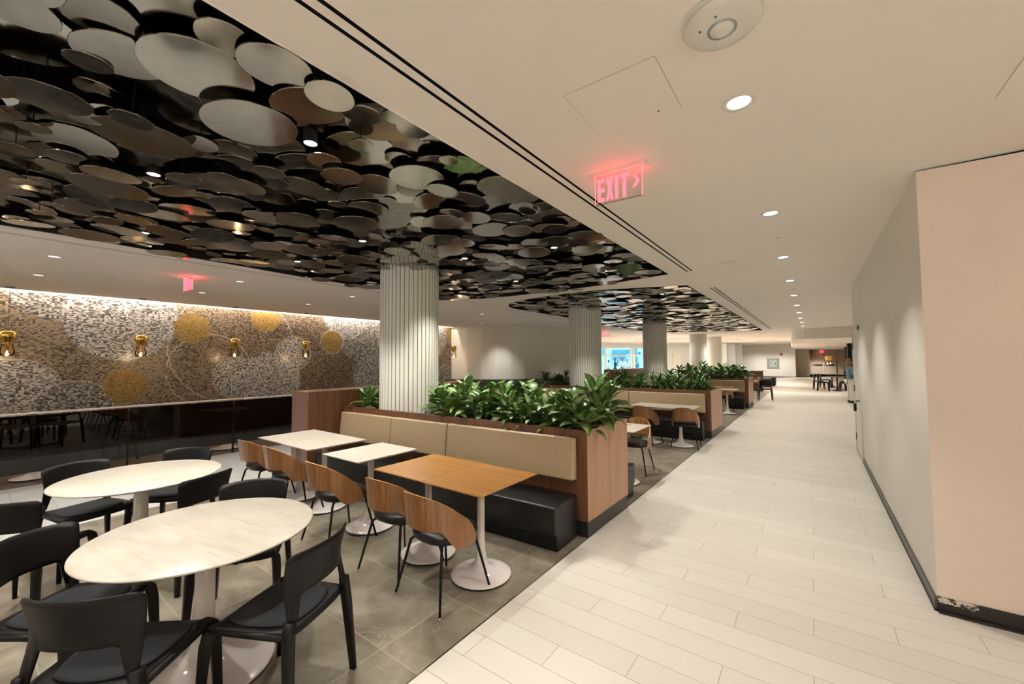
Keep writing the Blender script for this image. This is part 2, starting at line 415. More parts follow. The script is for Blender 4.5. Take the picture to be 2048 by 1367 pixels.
# ------------------------------------------------------------------ ceiling with openings
def z2(px, py): p = atZ(px, py, CH); return (p.x, p.y)
rec1 = [(-1.69, -3.0), (-1.69, 6.30), (-3.0, 6.52), (-4.0, 6.56), (-4.9, 6.50), (-5.55, 6.38), (-5.95, 6.15), (-6.15, 5.75), (-6.21, 4.4), (-6.21, 3.0), (-6.12, 1.8), (-6.03, .6), (-6.03, -3.0)]
rec2 = [(-1.69, 7.40), (-1.74, 21.3), (-3.2, 20.9), (-4.9, 20.2), (-5.9, 19.2), (-6.2, 17.5), (-6.15, 14.0), (-5.95, 10.6), (-5.95, 9.0), (-5.95, 8.1), (-5.78, 7.68), (-5.45, 7.30), (-4.99, 7.06), (-4.2, 6.90), (-3.19, 6.85)]
slots = [[(-1.440, -3), (-1.420, -3), (-1.420, 6.27), (-1.440, 6.27)], [(-1.376, -3), (-1.356, -3), (-1.356, 6.27), (-1.376, 6.27)],
         [(-1.440, 7.96), (-1.420, 7.96), (-1.420, 20.6), (-1.440, 20.6)], [(-1.376, 7.96), (-1.356, 7.96), (-1.356, 20.6), (-1.376, 20.6)],
         [(-6.30, -1), (-6.29, -1), (-6.50, 6.0), (-6.51, 6.0)], [(-6.335, -1), (-6.325, -1), (-6.535, 6.0), (-6.545, 6.0)],
         [(-6.20, 8.0), (-6.19, 8.0), (-6.39, 17.), (-6.41, 17.)]]
cove = [(-11.40, -5.9), (-11.13, -5.9), (-11.13, 11.3), (-11.40, 11.3)]
coff = [(-14.6, 18.6), (-12.2, 19.9), (-10.2, 21.3), (-8.4, 22.9), (-6.4, 24.9), (-4.4, 27.6), (-3.3, 30.5), (-3.0, 33.0), (-3.5, 35.2), (-4.5, 35.6), (-5.66, 34.6), (-8.0, 31.8), (-10.6, 28.8), (-12.8, 26.7), (-14.6, 25.2)]
outer = [(-16.6, -6), (5, -6), (5, 58), (-1.3, 58), (-1.3, 44.6), (-6.3, 44.6), (-5.6, 38.4), (-14.9, 28.1), (-16.6, 26.2)]
bm = bmesh.new()
for loop in [outer, rec1, rec2, cove, coff]+slots:
    vs = [bm.verts.new((x, y, CH)) for x, y in loop]
    for i in range(len(vs)): bm.edges.new((vs[i], vs[(i+1) % len(vs)]))
bmesh.ops.triangle_fill(bm, use_beauty=True, use_dissolve=False, edges=bm.edges[:], normal=(0, 0, -1))
me = bpy.data.meshes.new('ceiling'); bm.to_mesh(me); bm.free(); me.materials.append(M['ceiling_paint'])
struct(bpy.data.objects.new('ceiling', me)); COL.objects.link(bpy.data.objects['ceiling'])
def shaft(name, loop, h, mat, matt=None):
    m = MB(); n = len(loop)
    m.add([(x, y, CH) for x, y in loop]+[(x, y, CH+h) for x, y in loop], [(i, (i+1) % n, n+(i+1) % n, n+i) for i in range(n)])
    m.add([(x, y, CH+h) for x, y in loop], [tuple(range(n))], 1)
    return struct(m.build(name, [mat, matt or mat]))
shaft('ceiling_recess', rec1, .55, 'black_void'); shaft('ceiling_recess', rec2, .55, 'black_void')
for s_ in slots: shaft('ceiling_slot', s_, .08, 'black_void')
shaft('ceiling_cove', cove, .35, 'ceiling_paint'); shaft('ceiling_coffer', coff, .42, 'ceiling_paint')
# thin pale trim bead along each recess edge
for lp in (rec1, rec2):
    m = MB(); n = len(lp)
    for i in range(n):
        a = Vector((*lp[i], CH-.002)); b = Vector((*lp[(i+1) % n], CH-.002)); m.tube([a, b], .005, 6)
    struct(m.build('trim_recess', 'ceiling_paint'))
# black framing bars up in the recesses
for (x0, x1, y0, y1) in ((-6.1, -1.75, -2.5, 6.3), (-6.1, -1.8, 7.5, 20)):
    m = MB(); y = y0
    while y < y1: m.bb(x0+.15, x1-.05, y, y+.03, 3.30, 3.34); y += .45
    x = x0+.3
    while x < x1: m.bb(x, x+.03, y0, y1, 3.34, 3.38); x += .6
    struct(m.build('ceiling_framing', 'black_metal'))

# ------------------------------------------------------------------ walls
struct(MB().bb(-11.55, -11.40, -6, 11.42, 0, CH+.35).build('wall_mosaic', 'mosaic'))
def wallpath(name, pts, th, z0, z1, mat):
    m = MB(); n = len(pts); L = []; Rr = []
    for i, p in enumerate(pts):
        a = Vector(pts[max(i-1, 0)]); b = Vector(pts[min(i+1, n-1)]); d = (b-a).normalized(); nn = Vector((-d.y, d.x))*th
        L.append(Vector(p)); Rr.append(Vector(p)+nn)
    m.prism([tuple(p) for p in L]+[tuple(p) for p in reversed(Rr)], z0, z1)
    return struct(m.build(name, mat))
curve = [(-11.45, 11.42), (-10.6, 11.46), (-10.0, 11.58), (-9.5, 11.80), (-9.05, 12.15), (-8.7, 12.6), (-8.42, 13.25), (-8.2, 14.0), (-8.08, 14.9), (-8.02, 16.6)]
wallpath('wall_curved', curve, .12, 0, CH, 'paint')
wallpath('wall_left_return', [(-8.14, 16.6), (-12.6, 16.9), (-16.3, 17.2)], .1, 0, CH, 'paint')
struct(MB().bb(-16.6, -16.5, 17.0, 26.3, 0, CH).build('wall_left', 'paint'))
struct(MB().bb(-16.5, 5, -6.1, -6.0, 0, CH).build('wall_back', 'paint'))
struct(MB().bb(5, 5.1, -6, 3.8, 0, CH).build('wall_right_near', 'paint'))
struct(MB().bb(4.9, 5.0, 9.5, 58, 0, CH).build('wall_right_far', 'paint'))
struct(MB().bb(-1.3, 5, 57.9, 58, 0, CH).build('wall_far', 'paint'))
# right block: corridor face painted white, near face in a pinker tone with an open joint under the ceiling
m = MB(); WX = .610; WY = 3.835; WE = 9.56
m.add([(WX, WY, 0), (WX, WE, 0), (WX, WE, CH), (WX, WY, CH)], [(0, 1, 2, 3)], 0)
m.add([(WX, WE, 0), (5, WE, 0), (5, WE, CH), (WX, WE, CH)], [(0, 1, 2, 3)], 0)
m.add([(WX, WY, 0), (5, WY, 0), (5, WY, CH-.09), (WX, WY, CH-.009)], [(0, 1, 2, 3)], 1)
m.add([(WX, WY+.02, CH-.05), (5, WY+.02, CH-.12), (5, WY+.02, CH), (WX, WY+.02, CH)], [(0, 1, 2, 3)], 2)
struct(m.build('wall_right', ['paint', 'near_face_pink', 'black_void']))
m = MB(); m.box((2.8, WY-.006, .05), (4.38, .012, .10)); m.box((2.8, WY-.016, .008), (4.38, .03, .016)); struct(m.build('baseboard_right_near', 'base_smeared'))
m = MB(); random.seed(3); y = WY+.0
while y < 8.42:
    y2 = min(y+.35, 8.42); dz = random.uniform(-.004, .004)
    m.bb(WX-.012, WX, y, y2, 0, .088+dz); m.bb(WX-.016, WX, y, y2, 0, .012, 1); y = y2
struct(m.build('baseboard_right', ['base_grey', 'kick_black']))
# door in the corridor wall
d = MB(); 
fr = MB(); fr.bb(WX-.022, WX+.02, 8.42, 8.485, 0, 2.165); fr.bb(WX-.022, WX+.02, 9.49, 9.555, 0, 2.165); fr.bb(WX-.022, WX+.02, 8.42, 9.555, 2.10, 2.165)
door = struct(fr.build('door_1', 'door_paint', bevel=.003))
MB().bb(WX-.012, WX+.03, 8.49, 9.485, .012, 2.095).build('door_leaf', 'door_paint', door)
MB().bb(WX-.0125, WX-.008, 8.49, 9.485, 0, .012).build('door_sweep', 'black_void', door)
for z in (.28, 1.12, 1.86):
    MB().bb(WX-.026, WX-.008, 9.44, 9.475, z-.06, z+.06).build('hinge', 'hinge_metal', door)
hm = MB(); hm.lathe([(.027, 0), (.027, .006), (.012, .01), (.012, .045)], (0, 0, 0), 16)
hm.v = [(WX-.012-z, 8.60+y, .96+x) for x, y, z in hm.v]
hm.tube([(WX-.05, 8.60, .96), (WX-.052, 8.66, .96), (WX-.05, 8.73, .955)], .010)
hd = hm.build('handle', 'hinge_metal', door)
pk = tag(MB().box((WX-.075, 8.59, .86), (.035, .062, .12)).build('padlock', 'black_plastic', bevel=.008), 'black lock box hanging from the handle of the corridor door', 'lock box')
pm = MB(); pm.tube([(WX-.06, 8.575, .915), (WX-.06, 8.575, .965), (WX-.06, 8.605, .965), (WX-.06, 8.605, .915)], .004, 6); pm.build('shackle', 'hinge_metal', pk)

# ------------------------------------------------------------------ far end
FWY = 44.4
struct(MB().bb(-6.2, -1.34, FWY, FWY+.2, 0, CH).build('wall_far_white', 'paint'))
struct(MB().bb(-6.2, -1.34, FWY-.015, FWY, 0, .12).build('baseboard_far', 'white_plastic'))
struct(MB().bb(-1.34, -1.20, FWY, 46., 0, CH).build('wall_far_return', 'paint'))
struct(MB().bb(-1.3, -.22, 45.9, 46.1, 0, 2.60).build('wall_far_beige', 'paint_beige'))
struct(MB().bb(-1.3, -.22, 45.88, 45.9, 0, .12).build('baseboard_far_beige', 'paint_beige'))
struct(MB().bb(-.24, -.20, 46.1, 52.4, 0, 2.60).build('wall_door_side', 'greige_wall'))
# low ceiling over the far right seating
low = [(5, 21.4), (0.2, 21.4), (-.25, 21.5), (-.5, 21.75), (-.66, 22.2), (-.72, 23.0), (-.9, 28), (-1.33, 40.), (-1.33, 44.4), (-1.33, 52.4), (5, 52.4)]
struct(MB().prism(low, 2.49, CH-.002).build('ceiling_low', 'ceiling_paint'))
# double doors
struct(MB().bb(-.25, 5, 52.3, 52.5, 0, 2.6).build('wall_door', 'greige_wall'))
fd = MB(); fd.bb(-.15, -.07, 52.18, 52.3, 0, 2.49); fd.bb(1.86, 1.94, 52.18, 52.3, 0, 2.49); fd.bb(-.15, 1.94, 52.18, 52.3, 2.36, 2.44)
door2 = struct(fd.build('door_2', 'greige_wall'))
for x0, x1 in ((-.06, .87), (.93, 1.85)):
    lf = MB().bb(x0, x1, 52.22, 52.28, .03, 2.35).build('door_leaf', 'greige_wall', door2)
    b_ = MB(); b_.tube([(x0+.08, 52.12, 1.02), (x1-.06, 52.12, 1.02)], .025, 8); b_.bb(x0+.35, x1-.05, 52.10, 52.2, .97, 1.07); b_.build('push_bar', 'hinge_metal', lf)
MB().bb(.875, .925, 52.17, 52.24, .03, 2.3).build('door_mullion', 'white_plastic', door2)
# dark screens right of the doors
for k, (y0, y1, x) in enumerate(((29.5, 30.3, 1.62), (33.4, 34.6, 1.86), (38, 40, 1.98))):
    tag(MB().bb(x, x+.35, y0, y1, 0, 2.48).build('wall_screen', 'black_metal', bevel=.01), ['black freestanding screen nearest the woman in the denim shirt', 'black screen behind the nearest screen, right of the far doors', 'black screen deepest in, beside the far double doors'][k], 'screen', None)
# white fins at the far left of the hall
for k, (a, b, y) in enumerate(((1437, 1453, 36), (1455, 1470, 37.5), (1471, 1484, 39))):
    A = atY(a, 700, y); B = atY(b, 700, y)
    tag(MB().bb(A.x, B.x, y, y+.35, 0, 2.88).build('wall_panel', 'far_panel', bevel=.01), 'tall white freestanding panel, %s of the three by the far column' % ('leftmost', 'middle', 'rightmost')[k], 'panel', 'tall white panels')
# window wall
W0 = Vector((-14.9, 28.1)); W1 = Vector((-5.6, 38.4)); wd = (W1-W0).normalized(); wn_ = Vector((wd.y, -wd.x))
def onwin(px, py):
    d = ray(px, py); A = Vector((d.x, d.y)); det = A.x*(-wd.y)+A.y*wd.x
    t_ = (W0.x*(-wd.y)+W0.y*wd.x)/det; P = Vector((d.x*t_, d.y*t_, CAMZ+d.z*t_)); return (Vector((P.x, P.y))-W0).dot(wd), P.z
WANG = math.atan2(wd.y, wd.x)
def wbox(m, s0, s1, z0, z1, off=0, th=.1, mi=0):
    c = W0+wd*((s0+s1)/2)+wn_*off; return m.box((c.x, c.y, (z0+z1)/2), (abs(s1-s0), th, abs(z1-z0)), WANG, mi)
sA = onwin(1292, 700)[0]; sE = (W1-W0).length
struct(wbox(MB(), sA, sE, 0, CH, 0, .15).build('wall_window_side', 'far_panel'))
struct(wbox(MB(), -2.5, sA, 2.62, CH, 0, .15).build('wall_window_head', 'far_panel'))
wf = MB(); ztr = onwin(1255, 710.5)[1]
wbox(wf, -2.4, sA, ztr-.05, ztr+.05, 0, .12); wbox(wf, -2.4, sA, 0, .12); wbox(wf, -2.4, sA, 2.54, 2.62)
for px in (1211, 1262.5, 1268, 1289): s0 = onwin(px, 720)[0]; wbox(wf, s0-.07, s0+.07, 0, 2.62, 0, .14)
wbox(wf, -2.4, -2.28, 0, 2.62)
win = struct(wf.build('window_1', 'white_plastic'))
wbox(MB(), -2.4, sA, .1, 2.6, .0, .012).build('window_glass', 'clear_glass', win)
wallpath('wall_window_end', [(-5.6, 38.4), (-6.2, 44.5)], .12, 0, CH, 'paint')
# notice on that wall
s0, z0 = onwin(1345, 740); s1, z1 = onwin(1360, 707)
nb = tag(wbox(MB(), s0, s1, z0+.1, z1, .11, .03).build('notice_board', 'white_plastic'), 'pale framed notice on the white wall between the two far columns', 'notice')
# things outside the window
def wout(s, off): p = W0+wd*s-wn_*off; return p
def outp(px, off):
    """plan point where the sight line through column px meets the plane off metres beyond the window"""
    d = ray(px, 715); A = Vector((d.x, d.y)); O = W0-wn_*off
    det = A.x*(-wd.y)+A.y*wd.x; t_ = (O.x*(-wd.y)+O.y*wd.x)/det
    return Vector((d.x*t_, d.y*t_))
def ob(name, mat, p0, p1, off, z0, z1, dep, label, cat, group=None):
    a, b = outp(p0, off), outp(p1, off); c = (a+b)/2
    return tag(MB().box((c.x, c.y, (z0+z1)/2), ((b-a).length, dep, z1-z0), WANG).build(name, mat), label, cat, group)
g0 = wout(0, 12)
struct(MB().box((g0.x, g0.y, -.05), (60, 23.6, .1), WANG).build('ground_outside', 'pale_facade'))
ob('building', 'pale_facade', 1150, 1310, 14, 0, 9, 1, 'pale blue building seen through the far window', 'building')
ob('facade_panel', 'teal_facade', 1226, 1258, 13, 2.25, 2.75, .5, 'teal panelled band across the building outside the window', 'facade')
ob('facade_panel', 'teal_facade', 1226, 1257, 13, 1.90, 1.98, .4, 'thin teal strip below the panelled band outside the window', 'facade')
ob('facade_panel', 'teal_facade', 1206, 1211, 12, 2.1, 2.9, .4, 'short teal patch at the left edge of the far window', 'facade')
ob('post_block', 'teal_facade', 1269, 1273.5, 9, 0, 4.2, .4, 'dark teal pillar outside, right part of the far window', 'pillar')
ob('post_block', 'teal_facade', 1265.5, 1267, 9, 0, 4.2, .3, 'slim teal post left of the dark teal pillar outside', 'pillar')
ob('wall_sign', 'sign_blue', 1277, 1281, 9, 2.15, 2.4, .1, 'small dark blue sign right of the teal pillar outside', 'sign')

# ------------------------------------------------------------------ columns
cp_ = [(-4.705, 3.86), (-4.73, 9.60), (-4.62, 15.05), (-4.72, 22.6), (-4.57, 25.9)]
def column_mesh(x, y, h, r=.415, n=44):
    m = MB(); vs = []; fs = []; mis = []
    ring = []
    for k in range(n):
        a0 = 2*math.pi*k/n; w = 2*math.pi/n; g = w*.075
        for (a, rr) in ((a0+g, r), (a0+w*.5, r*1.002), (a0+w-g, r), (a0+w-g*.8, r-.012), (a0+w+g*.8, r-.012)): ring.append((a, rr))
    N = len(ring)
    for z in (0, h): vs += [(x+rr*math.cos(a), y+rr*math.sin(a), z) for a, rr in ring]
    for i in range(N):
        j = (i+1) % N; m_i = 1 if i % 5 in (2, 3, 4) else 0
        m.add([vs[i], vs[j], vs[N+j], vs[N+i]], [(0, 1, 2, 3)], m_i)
    m.add([vs[N+i] for i in range(N)], [tuple(range(N))], 0)
    return m
for k, (x, y) in enumerate(cp_):
    h = CH+.3 if k < 3 else CH
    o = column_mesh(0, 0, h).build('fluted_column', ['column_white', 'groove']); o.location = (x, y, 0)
    tag(o, ['white fluted round column rising from the nearest planter', 'white fluted column rising from the second planter', 'white fluted column behind the middle planter, third away', 'far white fluted column with a light spot on it', 'farthest slim looking fluted column, beside the white panels'][k], 'column', 'fluted columns along the planters')

# ------------------------------------------------------------------ planters and banquettes
def lerp(a, b, t): return Vector(a)+(Vector(b)-Vector(a))*t
def planter(P, label, ztop=.985, kick=.145, cap=.065):
    P = [Vector(p) for p in P]; c = sum(P, Vector((0, 0)))/4
    def inset(d):
        out = []
        for i in range(4):
            a, b, e = P[i-1], P[i], P[(i+1) % 4]; d1 = (b-a).normalized(); d2 = (e-b).normalized()
            n1 = Vector((-d1.y, d1.x)); n2 = Vector((-d2.y, d2.x)); out.append(b+(n1+n2)*d/(1+n1.dot(n2)))
        return out
    e = empty('planter_box', (c.x, c.y, 0), 0, label, 'planter')
    def L(q): return [(p.x-c.x, p.y-c.y) for p in q]
    I = inset(cap)
    MB().prism(L(inset(.006)), 0, kick).build('kick_plate', 'kick_black', e, bevel=.002)
    m = MB(); o_ = L(P); i_ = L(I); n = 4
    for k in range(4):
        a, b = o_[k], o_[(k+1) % 4]; mi = 1 if k == 1 else 0
        m.add([(*a, kick), (*b, kick), (*b, ztop), (*a, ztop)], [(0, 1, 2, 3)], mi)
    m.build('side_panels', ['walnut', 'oak_end'], e)
    m = MB()
    for k in range(4):
        a, b, a2, b2 = o_[k], o_[(k+1) % 4], i_[k], i_[(k+1) % 4]
        m.add([(*a, ztop), (*b, ztop), (*b2, ztop), (*a2, ztop), (*b2, ztop-.12), (*a2, ztop-.12)], [(0, 1, 2, 3), (3, 2, 4, 5)])
    m.build('top_rim', 'walnut_x', e)
    MB().add([(*p, ztop-.07) for p in i_], [(0, 1, 2, 3)]).build('soil', 'soil', e)
    return e
def banquette(A, B, side, label, cushions, mat='tan_vinyl', seat='black_leather'):
    """A left end, B right end of the planter face; side=-1 seat towards -y"""
    A = Vector(A); B = Vector(B); d = (B-A).normalized(); n = Vector((d.y, -d.x)) if side < 0 else Vector((-d.y, d.x)); L = (B-A).length
    e = empty('banquette_bench', (A.x, A.y, 0), math.atan2(d.y, d.x), label, 'bench')
    s = side
    def P(u, v, z): return (u, s*v, z)       # local: u along, v out from the planter
    # bench body: profile with overhanging seat and recessed foot
    prof = [(.03, 0), (.40, 0), (.415, .13), (.45, .15), (.455, .36), (.44, .385), (.05, .395), (.03, .395)]
    m = MB(); n_ = len(prof)
    m.add([P(.02, v, z) for v, z in prof]+[P(L-.10, v, z) for v, z in prof], [(i, (i+1) % n_, n_+(i+1) % n_, n_+i) for i in range(n_)]+[tuple(range(n_)), tuple(reversed(range(n_, 2*n_)))])
    m.build('seat', seat, e, bevel=.012, bseg=3)
    u = .02
    for f in cushions:
        w = f*(L-.12)
        c = MB(); 
        c.add([P(u+.004, .0, .52), P(u+w-.004, .0, .52), P(u+w-.004, .0, .915), P(u+.004, .0, .915), P(u+.004, .105, .53), P(u+w-.004, .105, .53), P(u+w-.004, .07, .92), P(u+.004, .07, .92)],
              [(0, 1, 2, 3), (4, 7, 6, 5), (0, 4, 5, 1), (2, 6, 7, 3), (1, 5, 6, 2), (0, 3, 7, 4)])
        c.build('back_cushion', mat, e, bevel=.022, bseg=4); u += w
    return e
P1 = [(-5.56, 3.365), (-1.712, 3.488), (-1.70, 4.474), (-5.56, 4.62)]
P2 = [(-6.1, 9.16), (-1.722, 9.305), (-1.710, 10.52), (-6.1, 10.66)]
P3 = [(-6.1, 15.5), (-1.745, 15.69), (-1.77, 17.28), (-6.1, 17.3)]
planter(P1, 'walnut planter trough nearest the camera, full of broad variegated leaves')
planter(P2, 'second walnut planter trough along the corridor, full of narrow leaves')
planter(P3, 'third and farthest walnut planter trough with green plants')
banquette(P1[0], P1[1], -1, 'black bench with tan back cushions on the front of the nearest planter', [.30, .265, .435])
banquette(P1[3], P1[2], 1, 'bench on the far side of the nearest planter, its black end showing', [.3, .3, .4])
banquette(P2[0], P2[1], -1, 'bench with tan back cushions on the front of the second planter', [.25, .37, .38])
banquette(P3[0], P3[1], -1, 'bench with tan back cushions on the front of the third planter', [.3, .3, .4])
banquette(P2[3], P2[2], 1, 'bench on the far side of the second planter', [.3, .3, .4])
# tall divider box at the left end of the first planter
m = MB().bb(-6.045, -5.60, 2.85, 6.1, .0, 1.222)
dv = m.build('divider_wall', 'walnut', bevel=.003); tag(dv, 'tall walnut divider at the left end of the nearest planter', 'divider')
MB().bb(-6.046, -5.598, 2.842, 2.852, .0, 1.223).build('end_panel', 'walnut_bluish_lit', dv)
dv2 = tag(MB().bb(-6.6, -6.12, 15.0, 18.4, 0, 1.26).build('divider_wall', 'walnut', bevel=.003), 'walnut divider behind the second planter, under the far window', 'divider')
# grey banquette along the curved wall
pts = [(-10.9, 10.75), (-9.9, 10.95), (-9.1, 11.35), (-8.45, 12.0), (-7.95, 12.9), (-7.7, 14.0), (-7.55, 15.2)]
m = MB(); m2 = MB()
for mm, th, z0, z1 in ((m, .22, .45, .97), (m2, .75, 0, .44)):
    n = len(pts); Lp = []; Rp = []
    for i, p in enumerate(pts):
        a = Vector(pts[max(i-1, 0)]); b = Vector(pts[min(i+1, n-1)]); dd = (b-a).normalized(); nn = Vector((dd.y, -dd.x))
        Lp.append(Vector(p)); Rp.append(Vector(p)+nn*(th if mm is m2 else th))
    mm.prism([tuple(p) for p in Rp]+[tuple(p) for p in reversed(Lp)], z0, z1)
gb = m.build('wall_banquette', 'grey_upholstery', bevel=.02); tag(gb, 'dark grey upholstered banquette along the curved white wall', 'bench')
m2.build('seat', 'black_leather', gb, bevel=.02)

# ------------------------------------------------------------------ plants
def leaf(m, base, az, el, L, W, droop, fold=.25, roll=0., n=7, mi=0):
    p = Vector(base); pts = []; e = el
    for i in range(n+1):
        t_ = i/n; dirv = Vector((math.cos(az)*math.cos(e), math.sin(az)*math.cos(e), math.sin(e)))
        pts.append((p.copy(), dirv.copy())); p = p+dirv*(L/n); e -= droop/n*(.4+1.2*t_)
    side0 = Vector((-math.sin(az), math.cos(az), 0))
    vs = []; 
    for i, (q, dv_) in enumerate(pts):
        t_ = i/n; w = W*(math.sin(math.pi*min(1, t_**.8*.93+.07))**.85)*.5 if i < n else 0.0005
        s = Matrix.Rotation(roll, 3, dv_) @ side0; up = s.cross(dv_)*-1
        if up.z < 0: up = -up
        vs += [q-s*w+up*w*fold*2, q, q+s*w+up*w*fold*2]
    fs = []; uv = []
    for i in range(n):
        a, b = i*3, (i+1)*3; v0, v1 = i/n, (i+1)/n
        fs += [(a, a+1, b+1, b), (a+1, a+2, b+2, b+1)]
        uv += [((0, v0), (.5, v0), (.5, v1), (0, v1)), ((.5, v0), (1, v0), (1, v1), (.5, v1))]
    m.add(vs, fs, mi, True, uv)
def aglaonema(seed, s=1.):
    rn = random.Random(seed); e = empty('aglaonema_plant', (0, 0, 0)); st = MB(); lf = MB()
    for k in range(rn.randint(3, 4)):
        bx, by = rn.uniform(-.09, .09)*s, rn.uniform(-.09, .09)*s; h = rn.uniform(.10, .30)*s
        st.tube([(bx*.5, by*.5, -.06), (bx, by, h)], .010*s, 6)
        a0 = rn.uniform(0, 6.28); nl = rn.randint(10, 12)
        for i in range(nl):
            az = a0+i*2.4+rn.uniform(-.3, .3); f = i/nl
            el = -.05+1.3*f+rn.uniform(-.2, .2); L = rn.uniform(.18, .26)*s*(1-.25*f)
            pb = Vector((bx, by, h*(.35+.65*f))); pe = pb+Vector((math.cos(az)*math.cos(el), math.sin(az)*math.cos(el), math.sin(el)))*(.07*s)
            st.tube([pb, pe], .0035*s, 4)
            leaf(lf, pe, az, el, L, rn.uniform(.085, .122)*s, rn.uniform(.6, 1.4), .13, rn.uniform(-.35, .35))
    st.build('stem', 'stem_green', e); lf.build('foliage', 'leaf_aglaonema', e); return e
def dracaena(seed, s=1.):
    rn = random.Random(seed); e = empty('dracaena_plant', (0, 0, 0)); st = MB(); lf = MB()
    for k in range(3):
        bx, by = rn.uniform(-.1, .1)*s, rn.uniform(-.1, .1)*s; h = rn.uniform(.06, .26)*s
        st.tube([(bx*.4, by*.4, -.06), (bx, by, h)], .011*s, 6)
        for i in range(26):
            az = i*2.4+rn.uniform(-.25, .25); f = i/26; el = -.15+1.35*f+rn.uniform(-.1, .1)
            leaf(lf, (bx, by, h*(.6+.4*f)), az, el, rn.uniform(.20, .29)*s*(1-.25*f), rn.uniform(.022, .032)*s, rn.uniform(.8, 1.5), .2, 0, 6)
    st.build('stem', 'stem_green', e); lf.build('foliage', 'leaf_dracaena', e); return e
ORD = ['first', 'second', 'third', 'fourth', 'fifth', 'sixth', 'seventh', 'eighth', 'ninth', 'tenth', 'eleventh', 'twelfth', 'thirteenth', 'fourteenth', 'fifteenth']
ag = [Proto(aglaonema(i)) for i in range(5)]; dr = [Proto(dracaena(20+i)) for i in range(4)]
for p in ag: tag(p.o, 'x', 'plant')
for p in dr: tag(p.o, 'x', 'plant')
rn = random.Random(5); q = 0
def row(protos, xs, yf, z, desc, grp, sc):
    global q
    for k, x in enumerate(xs):
        pr_ = protos[q % len(protos)]; q += 1
        s = sc*rn.uniform(.92, 1.12)
        pr_.place((x+rn.uniform(-.03, .03), yf(x)+rn.uniform(-.03, .03), z), rn.uniform(0, 6.28), desc % ORD[k], grp, (s, s, s))
g1 = 'variegated plants in the nearest planter'
row(ag, [-3.92, -3.60, -3.22, -2.84, -2.48, -2.14, -1.87], lambda x: 3.69, .93, 'broad leaved variegated plant, front row of nearest planter, %s from the column', g1, 1.0)
row(ag, [-4.10, -3.72, -3.34, -2.98, -2.62, -2.26, -1.92], lambda x: 4.05, .95, 'broad leaved variegated plant, middle row of nearest planter, %s from the column', g1, 1.12)
row(ag, [-3.9, -3.4, -2.9, -2.4, -1.95], lambda x: 4.33, .95, 'broad leaved variegated plant, back row of nearest planter, %s from the column', g1, 1.05)
row(ag, [-5.42, -5.36], lambda x: 3.66 if x > -5.4 else 4.2, .93, 'small broad leaved plant left of the nearest column, %s from the divider', g1, .85)
g2 = 'narrow leaved plants in the second planter'
row(dr, [-4.1, -3.72, -3.34, -2.96, -2.58, -2.22, -1.9], lambda x: 9.58, .95, 'narrow leaved plant, front row of second planter, %s from its column', g2, 1.12)
row(dr, [-3.95, -3.5, -3.05, -2.6, -2.15], lambda x: 10.1, .96, 'narrow leaved plant, back row of second planter, %s from its column', g2, 1.25)
row(dr, [-5.9, -5.65, -5.45], lambda x: 9.62, .97, 'narrow leaved plant left of the second column, %s from the left', g2, 1.25)
g3 = 'green plants in the third planter'
row(ag, [-4.0, -3.55, -3.1, -2.65, -2.25, -1.95], lambda x: 15.98, .94, 'green plant, front row of third planter, %s from its column', g3, 1.25)
row(ag, [-3.8, -3.3, -2.8, -2.3], lambda x: 16.7, .95, 'green plant, back row of third planter, %s from its column', g3, 1.4)

# ------------------------------------------------------------------ tables
def sq_table(mat, sx=.60, sy=.685):
    e = empty('bistro_table', (0, 0, 0)); tag(e, 'x', 'table')
    m = MB(); a, b, c_ = sx/2-.0015, sy/2, .74
    m.add([(-a, -b, c_), (a, -b, c_), (a, b, c_), (-a, b, c_), (-a, -b, c_-.007), (a, -b, c_-.007), (a, b, c_-.007), (-a, b, c_-.007),
           (-a+.045, -b+.045, c_-.028), (a-.045, -b+.045, c_-.028), (a-.045, b-.045, c_-.028), (-a+.045, b-.045, c_-.028)],
          [(0, 1, 2, 3), (0, 4, 5, 1), (1, 5, 6, 2), (2, 6, 7, 3), (3, 7, 4, 0), (4, 8, 9, 5), (5, 9, 10, 6), (6, 10, 11, 7), (7, 11, 8, 4), (8, 11, 10, 9)])
    m.build('tabletop', mat, e)
    p = MB(); p.lathe([(.16, .704), (.16, .711)], seg=24); p.build('mounting_plate', 'black_metal', e)
    pedestal(e, .232, .029); return e
def pedestal(e, r, rs, top=.706):
    p = MB(); p.lathe([(r, .014), (r, .020), (r*.97, .025), (r*.80, .034), (r*.60, .043), (r*.42, .056), (r*.31, .074), (r*.24, .098), (max(rs*1.25, r*.19), .135), (max(rs*1.12, r*.155), .18), (rs*1.05, .26), (rs, .36), (rs, top)], seg=48)
    b = p.build('pedestal_base', 'white_enamel', e)
    f = MB(); f.lathe([(r*.985, .006), (r*.985, .014)], seg=48)
    for k in range(4):
        a = math.pi/4+k*math.pi/2; f.lathe([(.011, 0), (.011, .008)], (r*.88*math.cos(a), r*.88*math.sin(a), 0), 12)
    f.build('underside', 'black_metal', b)
def round_table(mat, r=.52, rb=.335, rs=.046, name='round_table'):
    e = empty(name, (0, 0, 0)); tag(e, 'x', 'table')
    m = MB(); m.lathe([(0, .74), (r-.006, .74), (r-.001, .737), (r, .733), (r-.004, .729), (r-.06, .712), (0, .712)], seg=96, cap=False); m.build('tabletop', mat, e)
    pedestal(e, rb, rs); return e
tk = Proto(sq_table('teak_top')); mk = Proto(sq_table('marble_top')); rk = Proto(round_table('marble_top'))
tk.place((-2.10, 2.425, 0), 0, 'square oiled wood table at the corridor end of the nearest bench', 'pair of wood tables')
tk.place((-2.70, 2.430, 0), 0, 'square oiled wood table, left one of the joined wood pair', 'pair of wood tables')
mk.place((-3.60, 2.475, 0), 0, 'single small white marble table between the wood pair and the far marble pair')
